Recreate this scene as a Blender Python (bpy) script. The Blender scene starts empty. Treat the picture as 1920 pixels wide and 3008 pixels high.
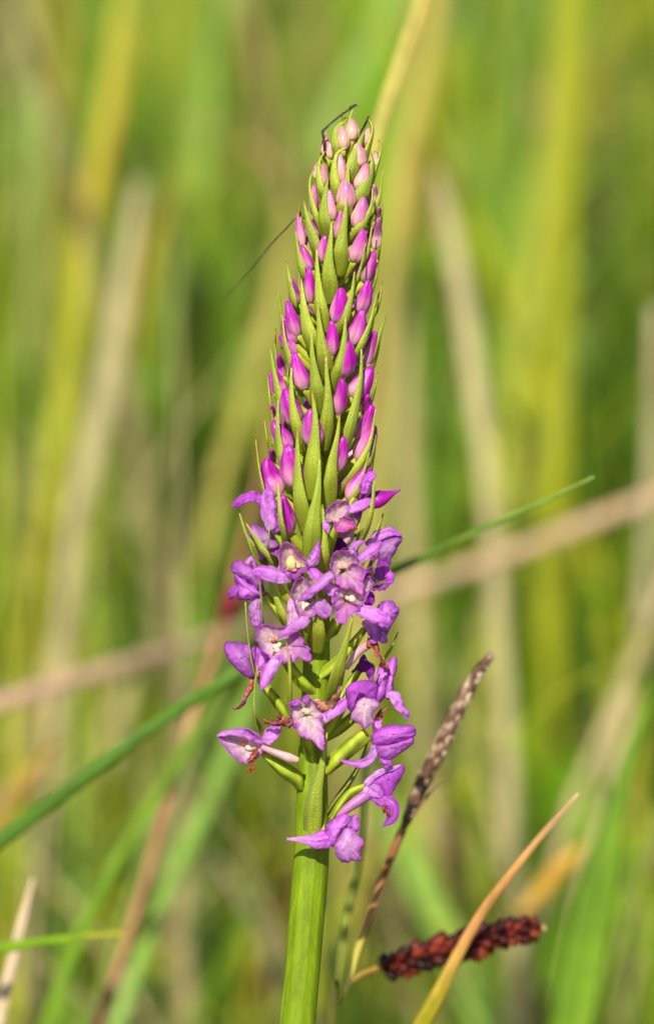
import bpy, bmesh, math, random
import numpy as np
from mathutils import Vector, Matrix

# ------------------------------------------------------------------ camera, sky, sun, exposure
scene = bpy.context.scene
random.seed(7); rng = np.random.default_rng(7)
PITCH = math.radians(14)
S = 0.000054                    # metres per photo pixel at the orchid
LENS = 120.0
DIST = 3008 * S * LENS / 36.0
CEN = np.array((0.0, 0.0, 0.30))
RGT = np.array((1.0, 0.0, 0.0))
UPV = np.array((0.0, math.sin(PITCH), math.cos(PITCH)))
BCK = np.array((0.0, -math.cos(PITCH), math.sin(PITCH)))
DPX = DIST / S
cam_d = bpy.data.cameras.new('camera'); cam = bpy.data.objects.new('camera', cam_d)
scene.collection.objects.link(cam); scene.camera = cam
cam_d.sensor_fit = 'VERTICAL'; cam_d.sensor_height = 36; cam_d.sensor_width = 36; cam_d.lens = LENS
cam_d.clip_start = 0.01; cam_d.clip_end = 200
cam.location = Vector(CEN + BCK * DIST)
cam.rotation_euler = (math.radians(90) - PITCH, 0, 0)
cam_d.dof.use_dof = True; cam_d.dof.focus_distance = DIST - 85 * S; cam_d.dof.aperture_fstop = 8.0

SUN = np.array((-0.17, -0.84, 0.80)); SUN = SUN / np.linalg.norm(SUN)
w = bpy.data.worlds.new('World'); scene.world = w; w.use_nodes = True
nt = w.node_tree; nt.nodes.clear()
sky = nt.nodes.new('ShaderNodeTexSky'); sky.sky_type = 'NISHITA'; sky.sun_disc = False
sky.sun_elevation = math.asin(SUN[2]); sky.sun_rotation = math.atan2(SUN[0], SUN[1])
bg = nt.nodes.new('ShaderNodeBackground'); bg.inputs[1].default_value = 0.085
wo = nt.nodes.new('ShaderNodeOutputWorld')
nt.links.new(sky.outputs[0], bg.inputs[0]); nt.links.new(bg.outputs[0], wo.inputs[0])
sl = bpy.data.lights.new('sun', 'SUN'); sl.energy = 4.4; sl.angle = math.radians(0.53); sl.color = (1, 0.95, 0.86)
so = bpy.data.objects.new('sun', sl); scene.collection.objects.link(so)
so.rotation_euler = Vector(-SUN).to_track_quat('-Z', 'Y').to_euler(); so.location = Vector(SUN * 5)
vs = scene.view_settings; vs.view_transform = 'Standard'; vs.look = 'None'; vs.gamma = 1; vs.exposure = 0.42
vs.use_curve_mapping = False
scene.render.engine = 'CYCLES'; cy = scene.cycles
cy.use_denoising = True; cy.max_bounces = 7; cy.transmission_bounces = 4; cy.sample_clamp_indirect = 6

# ------------------------------------------------------------------ helpers
def L(r, g, b):                       # sRGB 0-255 -> linear base colour
    f = lambda c: ((c / 255 + 0.055) / 1.055) ** 2.4 if c > 10 else c / 255 / 12.92
    return np.array((f(r), f(g), f(b)))

def W(p):                             # (x px, y px, d px towards the viewer) -> world metres
    p = np.atleast_2d(np.asarray(p, float))
    f = 1 - p[:, 2] / DPX
    return (CEN + np.outer((p[:, 0] - 960) * S * f, RGT) + np.outer((1504 - p[:, 1]) * S * f, UPV)
            + np.outer(p[:, 2] * S, BCK))

ZONE = {'p': (0, 0, 1), 'z1': (780, 280, 3.8425), 'z2': (740, 820, 3.4932), 'z3': (640, 1380, 2.65),
        'z4': (620, 1780, 2.479), 'z5': (760, 2160, 2.839), 'z6': (1000, 1840, 1.8744),
        'f1': (660, 1540, 5.489), 'f2': (900, 1540, 5.123), 'f3': (620, 1860, 4.803), 'f4': (900, 1880, 4.521)}
def Z(zone, pts, d0=0.0):             # zoomed tracing coordinates -> photo px, keeps an optional depth
    ox, oy, k = ZONE[zone]
    return np.array([(ox + p[0] / k, oy + p[1] / k, d0 + (p[2] if len(p) > 2 else 0.0)) for p in pts], float)
def ZW(zone, w): return np.atleast_1d(np.asarray(w, float)) / ZONE[zone][2]

AX = [(330, 1018), (450, 1008), (600, 1003), (800, 983), (1000, 966), (1200, 948), (1400, 940), (1600, 932),
      (1800, 930), (2000, 928), (2200, 918), (2512, 915), (2780, 893), (3005, 875)]
RR = [(330, 30), (400, 62), (480, 88), (600, 118), (800, 138), (1000, 152), (1200, 160), (1400, 165), (1600, 175),
      (1800, 172), (2000, 150), (2200, 110), (2450, 75)]
RC = [(330, 5), (450, 10), (700, 20), (1000, 27), (1400, 33), (2000, 40), (2183, 41), (2512, 52), (3005, 51)]
it = lambda tab, y: np.interp(y, [a for a, _ in tab], [b for _, b in tab])
ax = lambda y: it(AX, y); R_ = lambda y: it(RR, y); core = lambda y: it(RC, y)

def catmull(pts, n):
    P = np.asarray(pts, float)
    if len(P) == 2: P = np.array([P[0], (P[0] + P[1]) / 2, P[1]])
    E = np.vstack([2 * P[0] - P[1], P, 2 * P[-1] - P[-2]])
    out = []
    seg = np.linalg.norm(np.diff(P, axis=0), axis=1) + 1e-9
    cum = np.concatenate([[0], np.cumsum(seg)]) / seg.sum()
    for u in np.linspace(0, 1, n):
        k = min(np.searchsorted(cum, u, side='right') - 1, len(P) - 2); k = max(k, 0)
        t = (u - cum[k]) / (cum[k + 1] - cum[k])
        a, b, c, e = E[k], E[k + 1], E[k + 2], E[k + 3]
        out.append(0.5 * ((2 * b) + (-a + c) * t + (2 * a - 5 * b + 4 * c - e) * t * t + (-a + 3 * b - 3 * c + e) * t ** 3))
    return np.array(out)

def frames(P, nrm):
    T = np.gradient(P, axis=0); T /= np.linalg.norm(T, axis=1)[:, None] + 1e-9
    N = np.broadcast_to(np.asarray(nrm, float), P.shape).copy()
    N = N - (N * T).sum(1)[:, None] * T
    N /= np.linalg.norm(N, axis=1)[:, None] + 1e-9
    return T, N, np.cross(T, N)

def vnoise(x, seed=0):                # smooth 1-d noise
    x = np.asarray(x, float); r = np.random.default_rng(seed).uniform(-1, 1, 512)
    i = np.floor(x).astype(int); f = x - i; f = f * f * (3 - 2 * f)
    return r[i % 512] * (1 - f) + r[(i + 1) % 512] * f
_seed = [100]
def nseed(): _seed[0] += 1; return _seed[0]

# ---- px-space surfaces: every one returns (verts px, faces, colours)
def grid_faces(n, m, wrap=False, off=0):
    F = []
    for i in range(n - 1):
        for j in range(m if wrap else m - 1):
            k = (j + 1) % m
            F.append((off + i * m + j, off + i * m + k, off + (i + 1) * m + k, off + (i + 1) * m + j))
    return F

def petal(pts, widths, nrm=(0, -0.15, 1), cup=0.25, n=14, m=7, ruffle=0.0, col=None, roundtip=0.0, fold=0.0, twist=0.0, pre=False):
    P = np.asarray(pts, float) if pre else catmull(pts, n); n = len(P); s = np.linspace(0, 1, n)
    wd = np.asarray(widths, float) if pre else np.interp(s, np.linspace(0, 1, len(widths)), widths)
    if roundtip > 0:
        q = np.clip((s - (1 - roundtip)) / roundtip, 0, 1); wd = wd * np.sqrt(np.maximum(1 - q * q, 0.01))
    T, N, B = frames(P, nrm); t = np.linspace(-1, 1, m)
    if twist:
        a = (twist * s)[:, None]; N, B = N * np.cos(a) + B * np.sin(a), B * np.cos(a) - N * np.sin(a)
    sd = nseed()
    V = np.zeros((n, m, 3)); C = np.zeros((n, m, 3))
    for j, tt in enumerate(t):
        off = -cup * wd / 2 * tt * tt + fold * wd / 2 * abs(tt)
        ru = ruffle * wd * tt * tt * vnoise(s * 6 + 37 * (tt > 0), sd) if ruffle else 0
        V[:, j] = P + B * (wd / 2 * tt * (1 + (0.06 * vnoise(s * 9 + 11 * j, sd + 5) if abs(tt) == 1 and ruffle else 0)))[:, None] + N * (off + ru)[:, None]
        C[:, j] = col(s, np.full(n, tt)) if col else 0.5
    return V.reshape(-1, 3), grid_faces(n, m), C.reshape(-1, 3)

def pod(pts, widths, n=13, m=12, groove=0.0, flat=1.0, nrm=(0, 0, 1), col=None, phase=0.0, seam=0.0, pre=False, tw=0.0):
    P = np.asarray(pts, float) if pre else catmull(pts, n); n = len(P); s = np.linspace(0, 1, n)
    wd = np.asarray(widths, float) if pre else np.interp(s, np.linspace(0, 1, len(widths)), widths)
    T, N, B = frames(P, nrm)
    V, C = [], []
    for j in range(m):
        a = 2 * math.pi * j / m
        r = wd / 2 * (1 + groove * np.cos(3 * a + phase + tw * s) - seam * math.exp(-((1 + math.cos(3 * a + phase)) / 0.16)))
        V.append(P + B * (r * math.cos(a))[:, None] + N * (r * math.sin(a) * flat)[:, None])
        C.append(col(s, np.full(n, a)) if col else np.full((n, 3), 0.5))
    V = np.stack(V, 1).reshape(-1, 3); C = np.stack(C, 1).reshape(-1, 3)
    F = grid_faces(n, m, True)
    F.append(tuple(range(m))); F.append(tuple((n - 1) * m + j for j in range(m)))
    return V, F, C

def cup(rim, back, closed=False, m=34, k=9, flare=0.0, ruffle=0.0, jag=0.0, both=0.0, flat=0.0, cin=None, cout=None, cexp=1.5, vein=0.12, lengthwise=False):
    rim = np.asarray(rim, float); back = np.asarray(back, float)
    R = catmull(np.vstack([rim, rim[:1]]) if closed else rim, m + 1 if closed else m)
    if closed: R = R[:-1]
    sd = nseed(); a = np.linspace(0, 1, m)
    cen = R.mean(0); span = np.linalg.norm(R - cen, axis=1).mean()
    if jag: R = R + (R - back) * (jag * vnoise(a * m * 0.55, sd))[:, None]
    ev, evec = np.linalg.eigh(np.cov((R - cen)[:, :2].T)); axp = evec[:, 0]
    V, C = [], []
    s = np.linspace(0, 1, k)
    def layer(bk, wav):
        for i, q in enumerate(s):
            if i == 0: q = 0.04
            lat = math.sin(q * math.pi / 2) * (1 - flat) + q * flat
            dep = (1 - math.cos(q * math.pi / 2)) * (1 - flat) + q * flat
            D = R - bk
            v = bk + D * np.array((lat, lat, 0)) + D * np.array((0, 0, dep))
            v[:, 2] += wav * ruffle * span * q ** 2 * vnoise(a * 9, sd + 3) - flare * span * max(q - 0.75, 0) * 4
            V.append(v)
            g = q ** cexp
            ve = 1 + vein * vnoise(a * 26, sd + 9) * (0.4 + 0.6 * q)
            if lengthwise:
                ve = 1 + vein * 1.3 * vnoise(((v - cen)[:, :2] @ axp) / span * 5 + 20, sd + 9)
            C.append((np.outer(1 - g * np.ones(m), cin) + np.outer(g * np.ones(m), cout)) * ve[:, None])
    layer(back, 1)
    F = grid_faces(k, m, closed)
    if both:
        b2 = cen.copy(); b2[2] = cen[2] - both * span
        off = k * m; layer(b2, 0); F += grid_faces(k, m, closed, off)
    return np.concatenate(V), F, np.clip(np.concatenate(C), 0, 1)

def crumple(V, amp, size, seed):
    r = np.random.default_rng(seed); D = np.zeros(len(V)); E = np.zeros(len(V))
    for k in range(6):
        w_ = r.normal(0, 1, 3); w_ *= (1 + 0.5 * k) / (size * np.linalg.norm(w_)); D += np.sin(V @ w_ * 6.283 + r.uniform(0, 6.28)) / (1 + 0.5 * k)
        w_ = r.normal(0, 1, 3); w_ *= (1 + 0.5 * k) / (size * np.linalg.norm(w_)); E += np.sin(V @ w_ * 6.283 + r.uniform(0, 6.28)) / (1 + 0.5 * k)
    V = V.copy(); V[:, 2] += amp * D; V[:, 1] += amp * 0.45 * E; V[:, 0] += amp * 0.3 * (D - E)
    return V
def mesh(name, geo, mat, origin, thick=0.0, extra=()):
    Vs, Fs, Cs, o = [], [], [], 0
    for V, F, C in (geo,) + tuple(extra):
        Vs.append(W(V) - origin); Fs += [tuple(i + o for i in f) for f in F]; Cs.append(C); o += len(V)
    me = bpy.data.meshes.new(name)
    me.from_pydata(np.concatenate(Vs).tolist(), [], Fs)
    C = np.concatenate(Cs)
    at = me.color_attributes.new('Col', 'FLOAT_COLOR', 'POINT')
    at.data.foreach_set('color', np.hstack([C, np.ones((len(C), 1))]).ravel())
    bm = bmesh.new(); bm.from_mesh(me); bmesh.ops.recalc_face_normals(bm, faces=bm.faces[:])
    for f in bm.faces: f.smooth = True
    bm.to_mesh(me); bm.free()
    me.materials.append(mat)
    return me
def link(name, me, loc, parent=None, thick=0.0):
    ob = bpy.data.objects.new(name, me); scene.collection.objects.link(ob)
    if parent: ob.parent = parent
    else: ob.location = Vector(loc)
    if thick:
        md = ob.modifiers.new('thickness', 'SOLIDIFY'); md.thickness = thick; md.offset = 0
    return ob
def tag(o, label, cat, group=None, kind=None):
    if label: o['label'] = label
    if cat: o['category'] = cat
    if group: o['group'] = group
    if kind: o['kind'] = kind
    return o

# ------------------------------------------------------------------ materials
def material(name, rough=0.45, transl=0.3, bump=0.25, scale=2500.0, mott=0.18, mscale=500.0, spec=0.35, stretch=None, sss=0.0):
    m = bpy.data.materials.new(name); m.use_nodes = True; t = m.node_tree; t.nodes.clear(); N = t.nodes.new
    out = N('ShaderNodeOutputMaterial'); pb = N('ShaderNodeBsdfPrincipled'); at = N('ShaderNodeAttribute'); at.attribute_name = 'Col'
    tc = N('ShaderNodeTexCoord'); mp = N('ShaderNodeMapping'); t.links.new(tc.outputs['Object'], mp.inputs[0])
    if stretch: mp.inputs['Scale'].default_value = stretch
    n1 = N('ShaderNodeTexNoise'); n1.inputs['Scale'].default_value = scale; n1.inputs['Detail'].default_value = 2
    n2 = N('ShaderNodeTexNoise'); n2.inputs['Scale'].default_value = mscale; n2.inputs['Detail'].default_value = 4
    t.links.new(mp.outputs[0], n1.inputs[0]); t.links.new(mp.outputs[0], n2.inputs[0])
    mr = N('ShaderNodeMapRange'); mr.inputs[1].default_value = 0.3; mr.inputs[2].default_value = 0.7
    mr.inputs[3].default_value = 1 - mott; mr.inputs[4].default_value = 1 + mott; t.links.new(n2.outputs[0], mr.inputs[0])
    mu = N('ShaderNodeVectorMath'); mu.operation = 'SCALE'
    t.links.new(at.outputs['Color'], mu.inputs[0]); t.links.new(mr.outputs[0], mu.inputs['Scale'])
    t.links.new(mu.outputs[0], pb.inputs['Base Color'])
    rr = N('ShaderNodeMapRange'); rr.inputs[1].default_value = 0.35; rr.inputs[2].default_value = 0.65
    rr.inputs[3].default_value = rough - 0.15; rr.inputs[4].default_value = rough + 0.2
    t.links.new(n1.outputs[0], rr.inputs[0]); t.links.new(rr.outputs[0], pb.inputs['Roughness'])
    pb.inputs['Specular IOR Level'].default_value = spec
    bp = N('ShaderNodeBump'); bp.inputs['Strength'].default_value = bump; bp.inputs['Distance'].default_value = 0.0002
    t.links.new(n1.outputs[0], bp.inputs['Height']); t.links.new(bp.outputs[0], pb.inputs['Normal'])
    if sss:
        pb.inputs['Subsurface Weight'].default_value = sss; pb.inputs['Subsurface Radius'].default_value = (1, 0.7, 0.5)
        pb.inputs['Subsurface Scale'].default_value = 0.0006
    if transl:
        tr = N('ShaderNodeBsdfTranslucent'); t.links.new(mu.outputs[0], tr.inputs[0])
        mx = N('ShaderNodeMixShader'); mx.inputs[0].default_value = transl
        t.links.new(pb.outputs[0], mx.inputs[1]); t.links.new(tr.outputs[0], mx.inputs[2]); t.links.new(mx.outputs[0], out.inputs[0])
    else: t.links.new(pb.outputs[0], out.inputs[0])
    return m
M_petal = material('petal', 0.5, 0.60, 0.8, 3800, 0.16, 1300, 0.38)
M_bud = material('bud_skin', 0.38, 0.10, 0.25, 3500, 0.10, 700, 0.40, sss=0.15)
M_bract = material('bract', 0.42, 0.20, 0.9, 4600, 0.18, 5200, 0.5)
M_stem = material('stem', 0.55, 0.0, 0.45, 3000, 0.22, 520, 0.28, (1.6, 1.6, 0.25), sss=0.25)
M_col = material('column', 0.40, 0.15, 0.2, 3500, 0.08, 900, 0.35, sss=0.3)
M_dry = material('withered', 0.7, 0.12, 0.9, 2500, 0.45, 1600, 0.15)
M_grass = material('grass', 0.45, 0.32, 0.25, 900, 0.18, 160, 0.32, (1, 1, 0.15))
M_straw = material('straw', 0.6, 0.22, 0.3, 900, 0.22, 200, 0.2, (1, 1, 0.15))
M_seed = material('utricle', 0.5, 0.0, 0.6, 2600, 0.5, 900, 0.3)
M_insect = material('chitin', 0.4, 0.0, 0.5, 6000, 0.3, 3000, 0.4)

# colours
BR = L(170, 184, 52); BR2 = L(160, 170, 40); BRP = L(186, 180, 96); STEM = L(118, 142, 8)
MAG = L(182, 10, 168); MAGD = L(160, 14, 150); PALE = L(240, 176, 190); PEACH = L(226, 186, 150)
LIL = L(216, 110, 226); LILD = L(182, 58, 196); LILP = L(240, 186, 242); WHT = L(242, 226, 220); PINK = L(232, 164, 208)
BROWN = L(178, 96, 44); CREAM = L(246, 226, 170)

# ------------------------------------------------------------------ the ground
def ground():
    m = bpy.data.materials.new('soil_thatch'); m.use_nodes = True; t = m.node_tree; pb = t.nodes['Principled BSDF']
    tc = t.nodes.new('ShaderNodeTexCoord'); n = t.nodes.new('ShaderNodeTexNoise'); n.inputs['Scale'].default_value = 22; n.inputs['Detail'].default_value = 8
    cr = t.nodes.new('ShaderNodeValToRGB'); e = cr.color_ramp.elements
    e[0].position = 0.35; e[0].color = (*L(40, 36, 18), 1); e[1].position = 0.7; e[1].color = (*L(96, 84, 42), 1)
    x = e.new(0.5); x.color = (*L(54, 60, 20), 1)
    t.links.new(tc.outputs['Object'], n.inputs[0]); t.links.new(n.outputs[0], cr.inputs[0]); t.links.new(cr.outputs[0], pb.inputs['Base Color'])
    pb.inputs['Roughness'].default_value = 0.9
    N = 60; xs = np.sign(np.linspace(-1, 1, N)) * np.abs(np.linspace(-1, 1, N)) ** 3 * 90
    V = [(x, y, 0.012 * math.sin(x * 9 + 1) * math.cos(y * 7)) for y in xs for x in xs]
    me = bpy.data.meshes.new('ground'); me.from_pydata(V, [], grid_faces(N, N)); me.materials.append(m)
    for p in me.polygons: p.use_smooth = True
    o = bpy.data.objects.new('ground', me); scene.collection.objects.link(o); o['kind'] = 'structure'
ground()

# ------------------------------------------------------------------ meadow grass nobody could count
def meadow(name, label, count, y0, y1, hmin, hmax, wmin, wmax, palette, mat, lean=0.5, seed=1, power=1.5, droop=0.25, clump=0, prof=(0.8, 1, 0.95, 0.75, 0.45, 0.06)):
    r = np.random.default_rng(seed)
    y = y0 + (y1 - y0) * r.uniform(0, 1, count) ** power
    half = 0.16 + 0.17 * (y + 0.55)
    x = r.uniform(-1, 1, count) * half
    cid = np.zeros(count, int)
    if clump:
        nc = max(count // clump, 4); cy_ = y0 + (y1 - y0) * r.uniform(0, 1, nc) ** power; cx_ = r.uniform(-1, 1, nc) * (0.16 + 0.17 * (cy_ + 0.55))
        cid = r.integers(0, nc, count); sg = 0.022 * (1 + cy_[cid])
        x = cx_[cid] + r.normal(0, 1, count) * sg; y = np.maximum(cy_[cid] + r.normal(0, 1, count) * sg, y0)
    keep = ~((np.abs(x) < 0.05) & (y < 0.12)); x, y, cid = x[keep], y[keep], cid[keep]; n = len(x)
    crnd = r.uniform(0, 1, cid.max() + 1)[cid]; ch = r.uniform(0.75, 1.15, cid.max() + 1)[cid]
    h = r.uniform(hmin, hmax, n) * (ch if clump else 1); wd = r.uniform(wmin, wmax, n) * (1 + 0.25 * y)
    az = r.uniform(0, 2 * np.pi, n); ln = np.abs(r.normal(0, lean, n)); fa = r.uniform(-0.9, 0.9, n)
    k = 6; u = np.linspace(0, 1, k)
    V = np.zeros((n, k, 2, 3)); prof = np.array(prof)
    for i, q in enumerate(u):
        out = h * ln * q ** 2; zz = h * (q - droop * ln * q ** 2.5)
        cx = x + out * np.cos(az); cyy = y + out * np.sin(az)
        for j, sgn in enumerate((-1, 1)):
            V[:, i, j, 0] = cx + sgn * wd / 2 * prof[i] * np.cos(fa)
            V[:, i, j, 1] = cyy + sgn * wd / 2 * prof[i] * np.sin(fa)
            V[:, i, j, 2] = np.maximum(zz, 0.003)
    base = (np.arange(n) * k * 2)[:, None, None]
    q = np.array([[2 * i, 2 * i + 1, 2 * i + 3, 2 * i + 2] for i in range(k - 1)])[None]
    F = (base + q).reshape(-1, 4)
    me = bpy.data.meshes.new(name); me.vertices.add(n * k * 2); me.vertices.foreach_set('co', V.ravel())
    me.loops.add(F.size); me.loops.foreach_set('vertex_index', F.ravel().astype(np.int32))
    me.polygons.add(len(F)); me.polygons.foreach_set('loop_start', np.arange(0, F.size, 4, dtype=np.int32))
    me.polygons.foreach_set('use_smooth', np.ones(len(F), bool))
    me.update(); me.validate()
    pal = np.array([p[0] for p in palette]); pr = np.array([p[1] for p in palette], float); pr /= pr.sum()
    # colours drift in patches over the meadow
    patch = (np.sin(x * 7.3 + 1.7 * np.sin(y * 3.1) + seed) + np.sin(y * 4.1 + x * 2.3 + seed * 2)) * 0.5
    idx = np.clip(np.searchsorted(np.cumsum(pr), np.clip((r.uniform(0, 1, n) * 0.4 + crnd * 0.6 if clump else r.uniform(0, 1, n)) * 0.8 + 0.1 + 0.15 * patch, 0, 0.999)), 0, len(pal) - 1)
    C = pal[idx] * r.uniform(0.75, 1.2, (n, 1)) * (0.6 + 0.65 * ((crnd * 7.3) % 1))[:, None] if clump else pal[idx] * r.uniform(0.8, 1.2, (n, 1))
    C = np.repeat(C * 0.91, k * 2, axis=0)
    at = me.color_attributes.new('Col', 'FLOAT_COLOR', 'POINT')
    at.data.foreach_set('color', np.hstack([C, np.ones((len(C), 1))]).ravel())
    me.materials.append(mat)
    o = bpy.data.objects.new(name, me); scene.collection.objects.link(o)
    return tag(o, label, 'grass', kind='stuff')
YG = L(192, 194, 50); GR = L(112, 150, 34); DG = L(54, 92, 14); LG = L(150, 184, 78); ST = L(204, 184, 128); TN = L(176, 144, 94); AM = L(184, 150, 52)
meadow('meadow_grass', 'dense blurred green and yellow meadow grass filling the background', 9500, 0.50, 5.0, 0.10, 0.34, 0.003, 0.006,
       [(DG, 3), (GR, 5), (L(134, 172, 30), 3), (LG, 2), (YG, 4), (AM, 1), (ST, 2)], M_grass, 0.5, 1, 1.6, clump=45)
meadow('dry_grass', 'dry straw coloured grass mixed through the blurred meadow', 4200, 0.60, 4.0, 0.10, 0.36, 0.002, 0.005,
       [(ST, 4), (TN, 3), (AM, 1)], M_straw, 0.7, 2, 1.5, clump=25)
meadow('low_grass', 'short bright green undergrowth low behind the orchid stem', 5200, 0.24, 2.2, 0.05, 0.17, 0.004, 0.009,
       [(DG, 3), (GR, 4), (LG, 2), (YG, 2), (TN, 3), (ST, 2)], M_grass, 0.8, 3, 1.3, clump=40)
meadow('crossing_grass', 'thin criss-crossing green and straw grass low behind the stem', 800, 0.14, 1.1, 0.13, 0.34, 0.0012, 0.0034,
       [(GR, 4), (LG, 4), (YG, 4), (AM, 1), (ST, 6), (TN, 3)], M_grass, 0.55, 8, 1.0)

meadow('meadow_herbs', 'leafy green and yellowish herbs blurred among the meadow grass', 2600, 0.55, 3.2, 0.12, 0.38, 0.008, 0.018,
       [(DG, 3), (GR, 5), (L(120, 164, 30), 4), (LG, 3), (YG, 3), (TN, 1), (ST, 1)], M_grass, 0.6, 11, 1.2, droop=0.5, clump=9, prof=(0.12, 0.12, 0.2, 0.8, 1.0, 0.1))
meadow('tall_grass', 'tall soft blurred grass standing thinly in the meadow behind', 240, 0.42, 1.9, 0.36, 0.62, 0.004, 0.008,
       [(DG, 2), (GR, 4), (L(130, 160, 44), 4), (YG, 3), (AM, 1), (ST, 3)], M_grass, 0.26, 5, 1.2)

# ------------------------------------------------------------------ background blades and stalks one can tell apart
def streak(name, label, cat, pts, widths, depth, col, mat=None, group=None, ext=True, tube=False, tipcol=None, nrm=(0.25, -0.3, 1), fold=0.35, basecol=None, n=24):
    """pts in photo px from tip to base; depth (m behind the orchid) one value or one per point; ext carries the base to the ground"""
    P = np.array(pts, float); dp = np.broadcast_to(np.asarray(depth, float), (len(P),)); dp = np.where(dp > 0.1, dp + (dp - 0.1) * 0.8, dp)
    P = np.hstack([P, -(dp / S)[:, None]]); wd = np.broadcast_to(np.asarray(widths, float), (len(P),)).astype(float)
    if dp.max() > 0.16: wd = wd * 0.78
    seg = np.concatenate([[0], np.cumsum(np.linalg.norm(np.diff(P[:, :2], axis=0), axis=1))]); cum = seg / seg[-1]
    PV = catmull(P, n); wv = np.interp(np.linspace(0, 1, n), cum, wd); ne = 0
    if ext:
        last = PV[-1]; di = PV[-1] - PV[-3]; di /= np.linalg.norm(di) + 1e-9
        z = W(last)[0][2]; need = z / (S * math.cos(PITCH)) / (1 - last[2] / DPX)
        if need > 5:
            ne = 8; v = np.array((di[0], max(di[1], 0.35), 0)); v /= v[1]; p = last; rows = []
            for k in range(ne):
                p = p + np.array((v[0] * (1 - k / ne), 1, 0)) * need / ne; rows.append(p)
            PV = np.vstack([PV, rows]); wv = np.concatenate([wv, [wv[-1]] * ne])
    vis = (n - 1) / (n - 1 + ne); P = PV
    c1 = np.asarray(col); c0 = c1 if tipcol is None else np.asarray(tipcol); c2 = c1 if basecol is None else np.asarray(basecol)
    sd = nseed()
    def cf(s, t):
        s = s / vis; q = np.clip(s / 0.35, 0, 1)[:, None]; g = np.clip((s - 0.62) / 0.3, 0, 1)[:, None]
        c = (c0 * (1 - q) + c1 * q) * (1 - g) + c2 * g
        return np.clip(c * (1 + 0.16 * vnoise(s * 14 + t * 3, sd) + 0.16 * vnoise(t * 4 + 9, sd + 2) + 0.12 * vnoise(s * 40 + t, sd + 3))[:, None], 0, 1)
    if tube: geo = pod(P, wv, m=8, col=cf, pre=True)
    else: geo = petal(P, wv, nrm=nrm, cup=0.0, m=7, col=cf, fold=-fold, pre=True)
    org = W(P[-1])[0]
    me = mesh(name, geo, mat or M_grass, org)
    ob = link(name, me, org, thick=0 if tube else 0.0003)
    return tag(ob, label, cat, group)

GB = 'grass blades standing behind the orchid'; DS = 'dry stalks standing behind the orchid'
def q(o, pts):                         # quarter-picture tracing coordinates
    ox, oy = {1: (0, 0), 2: (960, 0), 3: (0, 1504), 4: (960, 1504)}[o]
    return [(ox + a / 1.601, oy + b / 1.601) for a, b in pts]
streak('grass_leaf', 'broad yellow-green blade rising beside the tan stalk, left of the spike', 'grass leaf', q(1, [(615, -120), (590, 0), (520, 500), (410, 1100), (330, 1700), (230, 2408), (170, 3000), (100, 3600)]), [70, 80, 85, 85, 80, 75, 70, 60], 0.27, L(186, 184, 52), group=GB)
streak('grass_leaf', 'amber blade lying along the broad yellow-green blade', 'grass leaf', q(1, [(640, 100), (560, 450), (480, 800), (430, 1200)]), [20, 45, 45, 40], 0.26, L(190, 160, 40), group=GB, ext=False)
streak('grass_leaf', 'pale straw blade bending at the edge of the meadow, farthest from the spike', 'grass leaf', q(1, [(90, -60), (130, 60), (190, 350), (225, 650), (205, 1100), (170, 1500)]), [70, 80, 80, 80, 80, 70], 0.36, L(176, 172, 100), M_straw, group=GB)
streak('grass_leaf', 'pale green blade overlapping the straw blade at the meadow edge', 'grass leaf', q(1, [(120, 420), (130, 900), (150, 1400), (120, 2000), (60, 2600)]), [40, 75, 80, 75, 70], 0.40, L(146, 184, 84), group=GB)
streak('dry_stalk', 'pinkish tan flattened dry stalk beside the yellow-green blade', 'stalk', q(1, [(660, 850), (590, 1350), (520, 1750), (440, 2100), (370, 2408), (320, 2800)]), [40, 80, 95, 95, 80, 60], 0.23, L(190, 174, 124), M_straw, group=DS)
streak('grass_leaf', 'slim olive-yellow blade crossing the dark gap left of the spike', 'grass leaf', q(1, [(880, 740), (800, 950), (720, 1180), (680, 1450), (660, 1700)]), [20, 42, 48, 45, 35], 0.25, L(160, 142, 14), group=GB, ext=False)
streak('grass_leaf', 'soft pale green leaf leaning through the dark gap left of the spike', 'grass leaf', q(1, [(1060, 1180), (900, 1370), (790, 1550), (720, 1760), (640, 2050)]), [20, 75, 80, 75, 60], 0.38, L(128, 168, 76), group=GB, ext=False)
streak('dry_stalk', 'thin straw lying almost level behind the spike top', 'stalk', q(1, [(760, 520), (1000, 610), (1200, 700), (1330, 860)]), [14, 26, 30, 24], 0.30, L(172, 150, 84), M_straw, ext=False)
streak('dry_stalk', 'greyish brown stalk leaning towards the spike tip', 'stalk', q(1, [(1120, -100), (1200, 150), (1260, 450), (1310, 800), (1390, 1100)]), [55, 60, 65, 60, 50], 0.32, L(146, 124, 76), M_straw, ext=False)
streak('grass_leaf', 'amber dry blade slanting behind the left flank of the spike', 'grass leaf', [(850, 600), (830, 800), (780, 1000), (710, 1200), (640, 1450), (590, 1700)], [40, 62, 66, 62, 55, 50], 0.26, L(186, 176, 84), M_straw, group=GB, ext=False)
streak('grass_leaf', 'wide light green blade standing behind the lower left flowers', 'grass leaf', [(700, 1250), (660, 1450), (620, 1600), (570, 1850), (520, 2150)], [60, 95, 110, 105, 90], 0.34, L(152, 182, 62), group=GB)
reds = streak('reed_stalk', 'long tan-pink stalk with a dark red node, crossing behind the lower flowers', 'stalk', [(800, 1150), (760, 1400), (700, 1640), (668, 1785), (631, 1910), (550, 2160), (468, 2440), (375, 2753), (287, 3008)], [20, 24, 28, 30, 28, 31, 32, 32, 34], [0.135, 0.135, 0.135, 0.135, 0.13, 0.125, 0.12, 0.115, 0.11], L(190, 136, 98), M_straw, tube=True, tipcol=L(190, 150, 80))
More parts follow.
